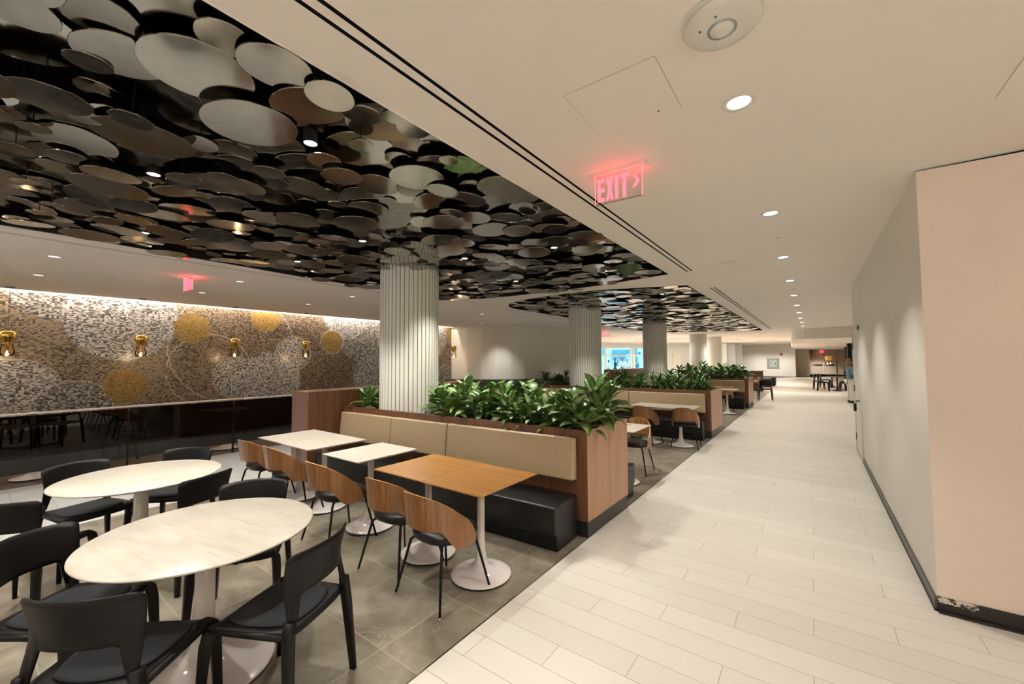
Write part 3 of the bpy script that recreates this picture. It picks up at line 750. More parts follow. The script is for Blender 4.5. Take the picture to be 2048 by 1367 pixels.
mk.place((-4.48, 2.475, 0), 0, 'right one of the joined white marble tables near the walnut divider', 'pair of marble tables')
mk.place((-5.08, 2.480, 0), 0, 'left one of the joined white marble tables near the walnut divider', 'pair of marble tables')
mk.place((-2.06, 8.20, 0), .0, 'white marble table at the second planter, end nearest the corridor', 'tables at the second planter')
mk.place((-2.66, 8.22, 0), .0, 'white marble table at the second planter, left of the joined pair', 'tables at the second planter')
mk.place((-2.12, 5.36, 0), 0, 'white table with orange crumbs, behind the nearest planter')
tk.place((-3.5, 8.25, 0), 0, 'wood table at the second planter, left of the marble pair')
tk.place((-2.35, 14.75, 0), 0, 'wood table in front of the third planter')
mk.place((-2.1, 13.75, 0), 0, 'white table just visible behind the second planter')
rk.place((-2.674, .818, 0), .2, 'round white marble table nearest the camera', 'round marble tables')
rk.place((-4.374, .890, 0), .5, 'round white marble table behind and left of the nearest round one', 'round marble tables')
# crumbs
m = MB(); rr = random.Random(4)
for k in range(9): m.lathe([(.004, 0), (.010, .004), (.006, .009)], (rr.uniform(-.035, .035), rr.uniform(-.02, .02), 0), 7)
o = m.build('food_scraps', 'orange_food'); o.location = (-2.08, 5.52, .7402); tag(o, 'orange food scraps left on the white table behind the nearest planter', 'food')

# ------------------------------------------------------------------ black plastic chair (faces +y)
def smooth(a, b, x):
    t_ = max(0, min(1, (x-a)/(b-a))); return t_*t_*(3-2*t_)
def black_chair():
    e = empty('black_side_chair', (0, 0, 0)); tag(e, 'x', 'chair')
    hw, hd = .215, .21
    def seat_pt(u, v, z):
        x = (u-.5)*2; y = (v-.5)*2
        w = hw*(1.0+.08*y)                       # wider in front
        k = 1-.06*(abs(x)**4)*(abs(y)**4)
        dish = -.012*(1-x*x)*(1-y*y)
        return (x*w*k, y*hd*k, z+dish-.018*smooth(.8, 1, y) + .006*abs(x)**3)
    m = MB(); nu = 14
    m.grid(lambda u, v: seat_pt(u, v, .445), nu, nu)
    m.build('seat', 'black_plastic', e, solid=.026, soff=-1, bevel=0)
    def pad(u, v):
        x = (u-.5)*2; y = (v-.5)*2; k = .86; a = x*math.sqrt(1-y*y*.32); b = y*math.sqrt(1-x*x*.32)
        p = seat_pt(.5+a*k*.5, .5+b*k*.5, .449); ed = max(abs(x), abs(y)); return (p[0], p[1], p[2]+.007*(1-smooth(.86, 1, ed)))
    MB().grid(pad, 18, 18).build('seat_pad', 'seat_fabric', e, solid=.008, soff=0)
    # backrest panel with arched opening below
    def back(u, v):
        x = (u-.5)*2; ax = abs(x)
        lo = .455+.135*(1-smooth(.66, .86, ax)) + .012*(1-x*x)
        hi = .795-.018*smooth(.90, 1.0, ax)-.012*x*x
        z = lo+(hi-lo)*v
        wz = .205+.016*smooth(.62, .80, z)-.004*smooth(.45, .6, z)
        y = -.205-.10*(z-.45)-.25*max(0, z-.62)**1.6+.052*(x*x)*smooth(.45, .66, z)-.02*(1-x*x)
        return (x*wz, y, z)
    MB().grid(back, 26, 8).build('backrest', 'black_plastic', e, solid=.011, soff=0)
    for sx in (-1, 1):
        l = MB(); l.tube([(sx*.198, -.205, .50), (sx*.205, -.207, .44), (sx*.214, -.214, .36), (sx*.236, -.243, .0)], [.017, .019, .0185, .0125], 12, sq=(1, 1.35)); l.build('leg', 'black_plastic', e)
        l = MB(); l.tube([(sx*.175, .150, .434), (sx*.208, .178, .430), (sx*.222, .196, .410), (sx*.228, .205, .36), (sx*.243, .226, .0)], [.013, .017, .020, .0195, .012], 12, sq=(1, 1.3)); l.build('leg', 'black_plastic', e)
        l = MB(); l.tube([(sx*.205, -.2, .432), (sx*.222, .19, .432)], [.013, .013], 8, sq=(1, 1)); l.build('side_rail', 'black_plastic', e)
    return e
bc = Proto(black_chair())
def place_black(mx, my, face, label, group=None):
    """mx,my: middle of the top back edge; face: heading in degrees"""
    a = R(face-90); off = Vector((0, -.262)); c, s = math.cos(a), math.sin(a)
    ox, oy = off.x*c-off.y*s, off.x*s+off.y*c
    return bc.place((mx-ox, my-oy, 0), a, label, group)
ga = 'black chairs at the nearest round table'; gb_ = 'black chairs at the farther round table'
place_black(-1.921, 1.098, 205, 'black plastic chair with grey pad, on the corridor side of the nearest round table', ga)
place_black(-2.183, .254, 131.6, 'black chair with its back to the camera, bottom left at the nearest round table', ga)
place_black(-3.20, .20, 38, 'black chair at the far left edge, left of the nearest round table', ga)
place_black(-3.281, 1.303, -34.8, 'black chair facing the camera across the nearest round table', ga)
place_black(-4.03, .125, 138, 'black chair cut by the left frame edge at the farther round table', gb_)
place_black(-5.118, .596, 14.4, 'black chair left behind the farther round table, by the glass rail', gb_)
place_black(-5.035, 1.397, -44, 'black chair behind the farther round table with a blue glint on its back', gb_)
place_black(-3.716, 1.173, 204, 'black chair between the two round tables, back towards the bench tables', gb_)

# ------------------------------------------------------------------ veneer wrap-around chair (faces +y)
def veneer_chair():
    e = empty('veneer_chair', (0, 0, 0)); tag(e, 'x', 'chair')
    # seat cushion
    m = MB(); seg = 40; rings = [(.0, .470), (.60, .470), (.86, .466), (.96, .456), (1.0, .440), (.985, .418), (.93, .405), (.0, .402)]
    vs = []; fs = []
    for k_, z in rings:
        for i in range(seg):
            a = 2*math.pi*i/seg; ca, sa = math.cos(a), math.sin(a)
            x = math.copysign(abs(ca)**.8, ca)*.222; y = math.copysign(abs(sa)**.8, sa)*.215*(1. if sa > 0 else .98)
            vs.append((x*k_, y*k_+.015, z))
    for r_ in range(len(rings)-1):
        for i in range(seg): j = (i+1) % seg; fs.append((r_*seg+i, r_*seg+j, (r_+1)*seg+j, (r_+1)*seg+i))
    m.add(vs, fs, 0, True); m.build('seat', 'black_leather', e)
    # wrapped plywood back
    PH = R(112)
    def pt(u, v, dr_=0.):
        ph = (u*2-1)*PH; a = abs(ph)
        hi = .405+.362*max(0., 1-(a/R(112.5))**2.1)**.74
        lo = .520-.135*smooth(R(44), R(76), a)
        hi = max(hi, lo+.03)
        z = lo+(hi-lo)*v
        rx = .238+dr_; ry = .238+dr_
        x = math.copysign(abs(math.sin(ph))**.88, ph)*rx; y = -math.copysign(abs(math.cos(ph))**.88, math.cos(ph))*ry
        y -= (z-.42)*.17*max(0, math.cos(ph*.8)); x *= 1-.10*smooth(.45, .75, z)
        return Vector((x, y+.0, z))
    nu, nv = 44, 6; m = MB(); th = .0055
    f = [[pt(i/nu, j/nv, th) for j in range(nv+1)] for i in range(nu+1)]
    b = [[pt(i/nu, j/nv, -th) for j in range(nv+1)] for i in range(nu+1)]
    for S in (f, b):
        m.add([p for r_ in S for p in r_], [(i*(nv+1)+j, (i+1)*(nv+1)+j, (i+1)*(nv+1)+j+1, i*(nv+1)+j+1) for i in range(nu) for j in range(nv)], 0, True)
    def strip(a_, b_):
        n = len(a_); m.add(a_+b_, [(i, i+1, n+i+1, n+i) for i in range(n-1)], 1, False)
    strip([r_[0] for r_ in f], [r_[0] for r_ in b]); strip([r_[-1] for r_ in f], [r_[-1] for r_ in b]); strip(f[0], b[0]); strip(f[-1], b[-1])
    bk = m.build('backrest', ['chair_veneer', 'chair_edge'], e)
    for sx in (0, 1):
        for du in (.020, .062):
            p = pt(sx+(du if sx == 0 else -du), .22 if du < .03 else .16, th); c = Vector((p.x, p.y, 0)).normalized()
            q_ = MB(); q_.tube([p-c*.002, p+c*.004], .0075, 12); q_.build('screw', 'chrome', bk)
    for sx in (-1, 1):
        for (y0, y1) in ((-.15, -.235), (.15, .235)):
            l = MB(); l.tube([(sx*.12, y0*.72, .398), (sx*.150, y0*.95, .394), (sx*.166, y0*1.06, .375), (sx*.236, y1, .012)], [.0105, .0105, .0105, .0085], 10); lg = l.build('leg', 'black_metal', e)
            MB().lathe([(.011, 0), (.012, .004), (.009, .012), (.007, .02)], (sx*.236, y1, 0), 12).build('glide', 'chrome', lg)
    MB().box((0, 0, .397), (.28, .26, .012)).build('seat_frame', 'black_metal', e)
    return e
vc = Proto(veneer_chair())
gv = 'wood backed chairs along the nearest bench tables'
vc.place((-2.175, 2.10, 0), R(-3), 'wood backed chair at the wood table, nearest the corridor', gv)
vc.place((-2.70, 2.15, 0), R(2), 'wood backed chair at the wood table, second from the corridor', gv)
vc.place((-3.575, 2.13, 0), R(-2), 'wood backed chair at the single white table, middle of the five', gv)
vc.place((-4.62, 2.20, 0), R(-4), 'wood backed chair at the marble pair, fourth from the corridor', gv)
vc.place((-5.25, 2.19, 0), R(3), 'wood backed chair farthest left of the five in a row', gv)
gv2 = 'wood backed chairs around the farther planters'
vc.place((-1.95, 8.12, 0), R(6), 'wood backed chair at the second planter, nearest the corridor', gv2)
vc.place((-2.66, 8.02, 0), R(-6), 'wood backed chair at the second planter, left of the corridor one', gv2)
vc.place((-2.14, 5.88, 0), R(184), 'wood backed chair facing the camera behind the nearest planter', gv2)
vc.place((-2.28, 14.5, 0), R(10), 'wood backed chair in front of the third planter', gv2)
place_black(-1.50, 18.85, 100, 'black chair past the third planter, at the edge of the corridor')
# seat group past the third planter
mk.place((-2.15, 19.5, 0), 0, 'white table past the third planter beside a black chair')
mk.place((-2.75, 19.5, 0), 0, 'second white table past the third planter, deeper in')
ct = tag(MB().bb(-3.6, -2.05, 24.2, 24.6, 0, 1.02).build('counter', 'walnut_dark', bevel=.01), 'dark walnut counter with stone top past the third planter', 'counter')
MB().bb(-3.65, -2.0, 24.15, 24.65, 1.02, 1.06).build('counter_top', 'marble_top', ct)
vc.place((-2.35, 23.2, 0), R(70), 'wood backed chair beside the dark walnut counter')
for k, (x, y) in enumerate(((-2.25, 27.9), (-2.10, 29.2))):
    o = MB().box((0, 0, .28), (.62, .62, .46)).build('ottoman', 'black_leather', bevel=.03); o.location = (x, y, 0)
    MB().box((0, 0, .025), (.5, .5, .05)).build('plinth', 'kick_black', o)
    tag(o, ['dark square ottoman past the walnut counter, nearer one', 'dark square ottoman past the walnut counter, farther one'][k], 'ottoman', 'ottomans past the counter')
# behind the smoked glass
mk.place((-9.05, .66, 0), 0, 'white table behind the smoked glass rail, at the left frame edge', 'tables behind the glass')
mk.place((-9.05, 3.05, 0), 0, 'white table behind the smoked glass rail, near the walnut divider', 'tables behind the glass')
place_black(-9.25, 1.62, 200, 'black chair behind the smoked glass rail')

# far right seating
dt = round_table('walnut_dark', .40, .22, .03, 'round_table'); DT = Proto(dt)
for ch in children(dt):
    if ch.name.startswith('pedestal'): ch.data.materials.clear(); ch.data.materials.append(M['black_metal'])
DT.place((.98, 26.2, 0), 0, 'dark round table in front of the far double doors', 'dark tables by the far doors')
DT.place((.88, 29.6, 0), 0, 'dark round table farther back, by the far double doors', 'dark tables by the far doors')
gd = 'black chairs by the far doors'
place_black(.16, 26.0, -5, 'black chair at the dark tables, nearest on the left', gd)
place_black(.0, 27.2, 5, 'black chair at the dark tables, leftmost', gd)
place_black(.30, 28.9, 5, 'black chair at the farther dark table', gd)

# ------------------------------------------------------------------ glass railing
gr = empty('glass_railing', (-8.55, 0, 0), 0, 'smoked glass railing with pale top rail in front of the mosaic wall', 'railing')
ps = [-4.4, -2.9, -1.4, .08, 1.56, 2.98, 4.42, 5.9]
for y in ps:
    p = MB(); p.box((0, y, .45), (.05, .016, .90)); p.tube([(.0, y, .90), (.0, y, .955)], .006, 8); po = p.build('post', 'black_metal', gr)
    for dy in (-.045, .045):
        for z in (.24, .72):
            b = MB(); b.tube([(-.012, y+dy, z), (.022, y+dy, z)], .014, 12); b.build('clamp', 'black_metal', po)
for a, b in zip(ps[:-1], ps[1:]):
    MB().bb(-.006, .006, a+.012, b-.012, .165, .935).build('glass_panel', 'smoked_glass', gr)
MB().bb(-.03, .03, ps[0], ps[-1], .952, .975).build('handrail', 'white_plastic', gr, bevel=.006)

# ------------------------------------------------------------------ hanging discs
def inside(x, y, poly):
    c = False; n = len(poly)
    for i in range(n):
        x1, y1 = poly[i]; x2, y2 = poly[(i+1) % n]
        if (y1 > y) != (y2 > y) and x < (x2-x1)*(y-y1)/(y2-y1)+x1: c = not c
    return c
def edge_dist(x, y, poly):
    best = 9; p = Vector((x, y)); n = len(poly)
    for i in range(n):
        a = Vector(poly[i]); b = Vector(poly[(i+1) % n]); ab = b-a; t_ = max(0, min(1, (p-a).dot(ab)/ab.dot(ab))); best = min(best, (p-(a+ab*t_)).length)
    return best
lights_in = [(-2.377, 1.197), (-3.644, .748), (-5.386, 1.052), (-3.9, 2.55), (-2.377, 4.051), (-5.374, 2.562), (-3.54, 3.783), (-5.38, 5.0), (-2.38, 5.6), (-3.9, 5.4), (-2.38, -.6), (-3.9, -.9), (-5.38, -.6),
             (-2.38, 8.3), (-3.9, 8.1), (-2.38, 10.6), (-3.6, 10.9), (-5.3, 11.8), (-2.38, 13.2), (-3.6, 13.6), (-2.38, 16.0), (-3.6, 17.2), (-5.2, 17.7)]
rd = random.Random(11)
def scatter(poly, ylo, yhi, tries, rmin, rmax, margin):
    out = []; cell = {}
    for i in range(tries):
        f = i/tries
        r = rmax-(rmax-rmin)*min(1, (f**.30)) ; r *= rd.uniform(.85, 1.1)
        x = rd.uniform(-6.2, -1.7); y = rd.uniform(ylo, yhi)
        if not inside(x, y, poly) or edge_dist(x, y, poly) < r*.72+margin*(1 if x > -2.4 else .0): continue
        if any((x-a)**2+(y-b)**2 < (r*.8+.07)**2 for a, b in lights_in): continue
        if any((x-a)**2+(y-b)**2 < (r+.43)**2 for a, b in cp_): continue
        ok = True; gx, gy = int(x//.3), int(y//.3)
        for ix in range(gx-2, gx+3):
            for iy in range(gy-2, gy+3):
                for (a, b, r2, z2_) in cell.get((ix, iy), ()):
                    if (x-a)**2+(y-b)**2 < (.70*(r+r2))**2: ok = False
        if not ok: continue
        z = rd.uniform(2.885, 3.02)
        cell.setdefault((gx, gy), []).append((x, y, r, z)); out.append((x, y, r, z))
    return out
D1 = scatter(rec1, -2.2, 6.6, 60000, .070, .225, .01); D2 = scatter(rec2, 6.8, 21.3, 40000, .080, .23, .01)
def disc_geo(m, x, y, z, r, tx, ty, th=.006, seg=40, stem=True):
    Rm = Matrix.Rotation(tx, 3, 'X') @ Matrix.Rotation(ty, 3, 'Y'); c = Vector((x, y, z))
    prof = [(0, 0), (r-.0015, 0), (r, .0015), (r, th), (0, th)]
    vs = []; fs = []
    for rr_, zz in prof:
        for k in range(seg): a = 2*math.pi*k/seg; vs.append(c+Rm @ Vector((rr_*math.cos(a), rr_*math.sin(a), zz)))
    for i in range(1, 4):
        for k in range(seg): k2 = (k+1) % seg; fs.append((i*seg+k, i*seg+k2, (i+1)*seg+k2, (i+1)*seg+k))
    vs0 = vs
    m.add(vs0[seg:2*seg], [tuple(range(seg))], 0)
    m.add(vs0, fs, 0)
    if stem: m.tube([c+Vector((0, 0, th)), c+Vector((0, 0, 3.32-z))], .003, 5, mi=1)
allD = []
for (x, y, r, z) in D1+D2:
    d = math.sqrt(x*x+y*y+1.6); dd = Vector((x, y, z-CAMZ)); f = dd.dot(FWD)
    px = dd.dot(RT)/max(f, .01)*FPX+1024; py = 683.5-dd.dot(UP)/max(f, .01)*FPX
    vis = f > .1 and -60 < px < 2100 and -60 < py < 1400
    app = r*r*1.3/d**3 if vis else 0
    allD.append((app, x, y, r, z))
allD.sort(reverse=True)
# a few shared blanks at unit radius steps so rim thickness stays real
blank = {}
def blank_mesh(rq):
    if rq not in blank:
        m = MB(); disc_geo(m, 0, 0, 0, rq, 0, 0, stem=False)
        m.tube([(0, 0, .006), (0, 0, .34)], .003, 5, mi=1)
        me = bpy.data.meshes.new('ceiling_disc'); me.from_pydata(m.v, [], m.f)
        for n_ in ('disc_metal', 'black_metal'): me.materials.append(M[n_])
        for p, mi in zip(me.polygons, m.mi): p.material_index = mi
        b_ = bmesh.new(); b_.from_mesh(me); bmesh.ops.recalc_face_normals(b_, faces=b_.faces); b_.to_mesh(me); b_.free()
        blank[rq] = me
    return blank[rq]
rest = MB()
for i, (app, x, y, r, z) in enumerate(allD):
    tl = R(5.5) if y < 6.7 else R(5)
    tx, ty = rd.gauss(0, tl*.55), rd.gauss(0, tl*.55)
    if i < 300:
        rq = round(r, 2); o = bpy.data.objects.new('ceiling_disc', blank_mesh(rq)); COL.objects.link(o)
        o.location = (x, y, z); o.rotation_euler = (tx, ty, rd.uniform(0, 6.28))
        tag(o, 'round brushed metal disc hung in the black ceiling recess', 'ceiling disc', 'metal discs hung in the black ceiling recess')
    else:
        disc_geo(rest, x, y, z, r, tx, ty, seg=24 if y < 7 else 16)
o = rest.build('ceiling_discs', ['disc_metal', 'black_metal']); tag(o, 'dense field of smaller looking metal discs in the far parts of both black ceiling recesses', 'ceiling discs'); o['kind'] = 'stuff'
print('DISCS', len(D1), len(D2))

# ------------------------------------------------------------------ ceiling fittings + lights
def spot(loc, W, ang=95, blend=.6, col=(1, .945, .87), rad=.04, tgt=None):
    L = bpy.data.lights.new('spot', 'SPOT'); L.energy = W; L.spot_size = R(ang); L.spot_blend = blend; L.color = col; L.shadow_soft_size = rad
    o = bpy.data.objects.new('lamp_spot', L); COL.objects.link(o); o.location = loc
    if tgt: o.rotation_euler = (Vector(tgt)-Vector(loc)).to_track_quat('-Z', 'Y').to_euler()
    return o
def area(loc, size, W, col=(1, 1, 1), tgt=None, rot=None):
    L = bpy.data.lights.new('area', 'AREA'); L.shape = 'RECTANGLE'; L.size, L.size_y = size; L.energy = W; L.color = col
    o = bpy.data.objects.new('lamp_area', L); COL.objects.link(o); o.location = loc
    if tgt: o.rotation_euler = (Vector(tgt)-Vector(loc)).to_track_quat('-Z', 'Y').to_euler()
    if rot: o.rotation_euler = rot
    return o
def downlight(lens):
    e = empty('downlight', (0, 0, 0)); tag(e, 'x', 'downlight')
    MB().lathe([(.052, .0), (.054, -.003), (.073, -.005), (.076, -.002), (.076, .0)], seg=32, cap=False).build('trim_ring', 'white_plastic', e)
    MB().lathe([(0, .000), (.052, .0), (.052, -.0005)], seg=28, cap=False).build('lens', lens, e)
    return e
dl_on = Proto(downlight('lens_on')); dl_dim = Proto(downlight('lens_dim'))
k = 0
for i in range(-3, 10):
    y = 2.264+1.93*i
    if i >= 0: dl_on.place((-.255, y, CH-.001), 0, 'round recessed downlight over the corridor, %s from the camera' % ORD[k], 'corridor downlights'); k += 1
    spot((-.255, y, CH-.02), 52)
for xi, (x, nm) in enumerate(((-7.335, 'row nearer the disc recess'), (-9.07, 'row nearer the mosaic wall'))):
    k = 0
    for i in range(-2, 6):
        y = .62+1.98*i
        if i >= 0: dl_dim.place((x, y, CH-.001), 0, 'downlight left of the disc recess, %s, %s from the left' % (nm, ORD[k]), 'downlights over the white floor strip'); k += 1
        spot((x, y, CH-.02), 22, 95)
# disc recess cans
can = empty('recess_can_light', (0, 0, 0)); tag(can, 'x', 'downlight')
MB().lathe([(.038, 0), (.040, .0), (.040, .10)], seg=24, cap=False).build('can', 'black_void', can)
MB().tube([(0, 0, .10), (0, 0, .36)], .005, 6).build('rod', 'black_void', can)
MB().lathe([(0, .004), (.037, .004), (.037, .006)], seg=24, cap=False).build('lens', 'lens_on', can)
CAN = Proto(can)
nm = {}
for i, (x, y) in enumerate(lights_in):
    if i in (10, 11, 12): spot((x, y, 2.87), 60, 100, .5); continue
    first = y < 7
    CAN.place((x, y, 2.95), 0, 'lit can light among the discs of the %s recess, %s counting away' % ('nearer' if first else 'farther', ORD[min(14, sum(1 for a, b in lights_in if (b < 7) == first and b > -.5 and b < y))]), 'can lights among the discs')
    spot((x, y, 2.94), 70 if first else 60, 100, .5, (1, .94, .84), .03)
# far zone lamps
for x, y in ((-3.2, 22.5), (-2, 24.5), (-.2, 26.), (-2.6, 30.5), (-1.2, 33), (-3, 37), (-4.0, 42.6), (-2.2, 42.6), (-7, 27), (-9.5, 31), (-12, 20.5), (-9, 18)):
    spot((x, y, CH-.04), 200, 145, 1.)
for x, y in ((.9, 24), (2.6, 26), (.6, 31), (1.0, 36), (.3, 42), (.9, 48.5), (.4, 50.5)):
    spot((x, y, 2.45), 260 if y > 45 else 90, 130, .7)
spot((1.6, 17.5, CH-.05), 70, 120, .7); spot((2.2, 13, CH-.05), 60, 120, .7)
spot((-8.75, 11.1, CH-.03), 70, 75, 1., tgt=(-9.2, 11.6, .9)); spot((-6.9, 13.9, CH-.03), 40, 90)
spot((-6.2, 21.6, CH-.03), 30, 60, .5, tgt=(-4.9, 22.4, 1.4))
# cove and coffer
area((-11.24, 2.6, CH+.30), (.08, 17), 115, (1, .87, .74), rot=(0, 0, 0))
area((-9, 24.2, CH+.36), (7, 2.0), 380, (1, .86, .72), rot=(0, 0, R(40)))
area((-4.3, 31, CH+.36), (1.6, 5), 160, (1, .86, .72), rot=(0, 0, R(-10)))
# near zone behind the camera: unseen spots added as fill, set like the ceiling lights
for x, y in ((2.4, .5), (2.4, -2.5), (-.25, -5), (-3, -4.6), (-6, -4.6), (-9, -4.6), (3.9, -1)):
    spot((x, y, CH-.03), 60, 110, .7)
spot((-8.0, -3.0, 2.2), 60, 60, .6, (.35, .55, 1.), .1, (-5.0, 3.2, .6))
spot((-6.6, -1.5, 1.2), 25, 12, .9, (.1, .4, 1.), .05, (-9.0, .55, .05))

# unseen globes added behind the camera as fill to brighten the near ceiling
gl_ = Proto(tag(MB().lathe([(0, -.16), (.10, -.125), (.16, 0), (.10, .125), (0, .16)], seg=24, cap=False).build('fill_globe', 'fill_globe_glow'), 'x', 'pendant lamp'))
for k, (x, y) in enumerate(((2.6, .2), (2.4, -3.2), (-.8, -3.4), (-4.6, -3.6), (-8.6, -3.8))):
    o = gl_.place((x, y, 2.2), 0, 'frosted fill globe added unseen behind the camera', 'added fill globes behind the camera')
    L = bpy.data.lights.new('globe', 'POINT'); L.energy = 20; L.color = (1, .9, .80); L.shadow_soft_size = .18
    q = bpy.data.objects.new('lamp_fill', L); COL.objects.link(q); q.location = (x, y, 1.95)
# speaker, small caps, detector, hatch, exit signs
o = MB().lathe([(0, -.006), (.085, -.006), (.10, -.003), (.10, 0)], seg=32, cap=False).build('ceiling_speaker', 'white_plastic'); o.location = (-.85, 6.0, CH); tag(o, 'flat round white speaker grille in the ceiling left of the corridor lights', 'speaker')
cap = Proto(tag(MB().lathe([(0, -.010), (.036, -.010), (.040, -.006), (.040, 0)], seg=24, cap=False).build('sprinkler_cap', 'white_plastic'), 'x', 'sprinkler cap'))
for k, (x, y, w) in enumerate(((-.25, 5.07, 'over the corridor, nearest'), (-.25, 9.05, 'over the corridor, second'), (-.25, 12.9, 'over the corridor, farthest'), (-7.5, 1.0, 'left of the disc recess, nearest'), (-8.4, 1.3, 'left of the disc recess, second'), (-7.6, 4.6, 'left of the disc recess, third'), (-6.9, 8.0, 'beyond the nearest column'))):
    cap.place((x, y, CH), 0, 'small round ceiling cap '+w, 'ceiling caps')
det = empty('motion_sensor', (-.235, 1.66, CH), R(40), 'large round white ceiling sensor above the corridor', 'sensor')
MB().lathe([(.140, 0), (.140, -.012), (.128, -.016)], seg=48).build('mounting_ring', 'white_plastic', det)
MB().lathe([(0, -.040), (.050, -.040), (.100, -.037), (.126, -.030), (.133, -.020), (.128, -.014)], seg=48, cap=False).build('cover', 'white_plastic', det)
m = MB(); m.lathe([(.050, -.038), (.050, -.043), (.042, -.043)], seg=32, cap=False); m.lathe([(.0, -.056), (.022, -.053), (.038, -.046), (.042, -.041)], seg=24, cap=False, mi=1, smooth=False)
m.build('lens', ['steel_cab', 'white_plastic'], det)
for a, r_ in ((2.9, .078), (3.9, .075)): MB().lathe([(0, -.0415), (.0042, -.0415), (.0042, -.035)], (r_*math.cos(a), r_*math.sin(a), 0), 10, cap=False).build('indicator', 'hinge_metal', det)
def hatch(x0, x1, y0, y1, label, z=CH):
    e = MB().bb(x0, x1, y0, y1, z-.003, z+.002).build('access_panel', 'ceiling_paint'); tag(e, label, 'access panel')
    m = MB(); g = .0032
    for a in ((x0-g, x0, y0-g, y1+g), (x1, x1+g, y0-g, y1+g), (x0, x1, y0-g, y0), (x0, x1, y1, y1+g)): m.bb(*a, z-.0012, z+.001)
    m.build('panel_joint', 'greige_wall', e)
    k_ = MB(); k_.lathe([(0, -.0042), (.005, -.0042), (.005, -.003)], (x1-.10, y1-.04, z), 10, cap=False); k_.build('key_hole', 'black_metal', e)
hatch(-.932, -.497, 1.697, 2.13, 'square flush access panel in the ceiling beside the round sensor')
hatch(.77, 1.25, 2.50, 2.99, 'flush access panel in the ceiling at the right frame edge')

def letters(cx, z0, z1, w, y, mb):
    """EXIT in block strokes, facing -y, spans w centred at cx"""
    h = z1-z0; t_ = h*.15; lw = w/4.; x = cx-w/2; d = .004
    def poly(pts): mb.add([(px, y-d, pz) for px, pz in pts]+[(px, y+d, pz) for px, pz in pts],
                          [tuple(range(len(pts))), tuple(reversed(range(len(pts), 2*len(pts))))]+[(i, (i+1) % len(pts), len(pts)+(i+1) % len(pts), len(pts)+i) for i in range(len(pts))])
    def rc(a, b, c, d_): poly([(a, c), (b, c), (b, d_), (a, d_)])
    a = x+lw*.05; b = x+lw*.80; s = lw*.27
    rc(a, a+s, z0, z1); rc(a+s, b, z1-t_, z1); rc(a+s, b, z0+h*.5-t_/2, z0+h*.5+t_/2); rc(a+s, b, z0, z0+t_)
    a = x+lw*1.0; b = x+lw*1.85; s = lw*.28; c = (a+b)/2
    poly([(a, z1), (a+s, z1), (b, z0), (b-s, z0)]); poly([(b-s, z1), (b, z1), (a+s, z0), (a, z0)])
    a = x+lw*2.05; rc(a, a+lw*.32, z0, z1)
    a = x+lw*2.60; b = x+lw*3.50; rc(a, b, z1-t_, z1); c = (a+b)/2; rc(c-lw*.16, c+lw*.16, z0, z1-t_)
def exit_sign(loc, rz, label, arrow=True, s=1.):
    e = empty('exit_sign', loc, rz, label, 'exit sign', 'red exit signs'); e.scale = (s, s, s)
    MB().box((0, 0, -.004), (.40, .075, .008)).build('ceiling_plate', 'white_plastic', e, bevel=.002)
    pn = MB().box((0, 0, -.108), (.325, .007, .205)).build('acrylic_panel', 'acrylic', e)
    m = MB(); m.box((-.163, 0, -.108), (.0012, .007, .205)); m.box((.163, 0, -.108), (.003, .008, .205)); m.box((0, 0, -.008), (.31, .006, .003)); m.build('lit_edge', 'exit_edge', e)
    MB().box((0, 0, -.211), (.325, .007, .0025)).build('lower_edge', 'hinge_metal', e)
    m = MB(); letters(-.022, -.192, -.036, .25, 0, m)
    if arrow:
        pts = [(.100, -.066), (.122, -.066), (.148, -.104), (.120, -.142), (.098, -.142), (.126, -.104)]
        m.add([(a, -.004, b) for a, b in pts]+[(a, .004, b) for a, b in pts], [tuple(range(6)), tuple(reversed(range(6, 12)))]+[(i, (i+1) % 6, 6+(i+1) % 6, 6+i) for i in range(6)])
    m.build('lettering', 'exit_red', e)
    return e
exit_sign((-1.018, 2.592, CH), R(1.5), 'red EXIT sign with arrow hanging above the corridor edge, nearest')
exit_sign((-7.515, 1.98, CH), R(4), 'red EXIT sign hanging in front of the mosaic wall')
exit_sign((-7.35, 17.0, CH), R(35), 'red EXIT sign between the second and third columns', False)
exit_sign((-9.55, 27.8, CH-.02), R(35), 'small red EXIT sign in front of the far window', False)
exit_sign((.88, 51.9, 2.485), 0, 'red EXIT sign above the far double doors', False, 1.3)
exit_sign((-.15, 21.9+.0, 3.00), R(80), 'thin red EXIT sign seen edge on at the low ceiling', False)
def red_glow(x, y, W):
    L = bpy.data.lights.new('glow', 'AREA'); L.shape = 'RECTANGLE'; L.size = .3; L.size_y = .03; L.energy = W; L.color = (1, .05, .05)
    o = bpy.data.objects.new('lamp_exit', L); COL.objects.link(o); o.location = (x, y+.03, CH-.06); o.rotation_euler = (R(180), 0, 0)
red_glow(-1.018, 2.60, .18); red_glow(-7.515, 1.98, .6)

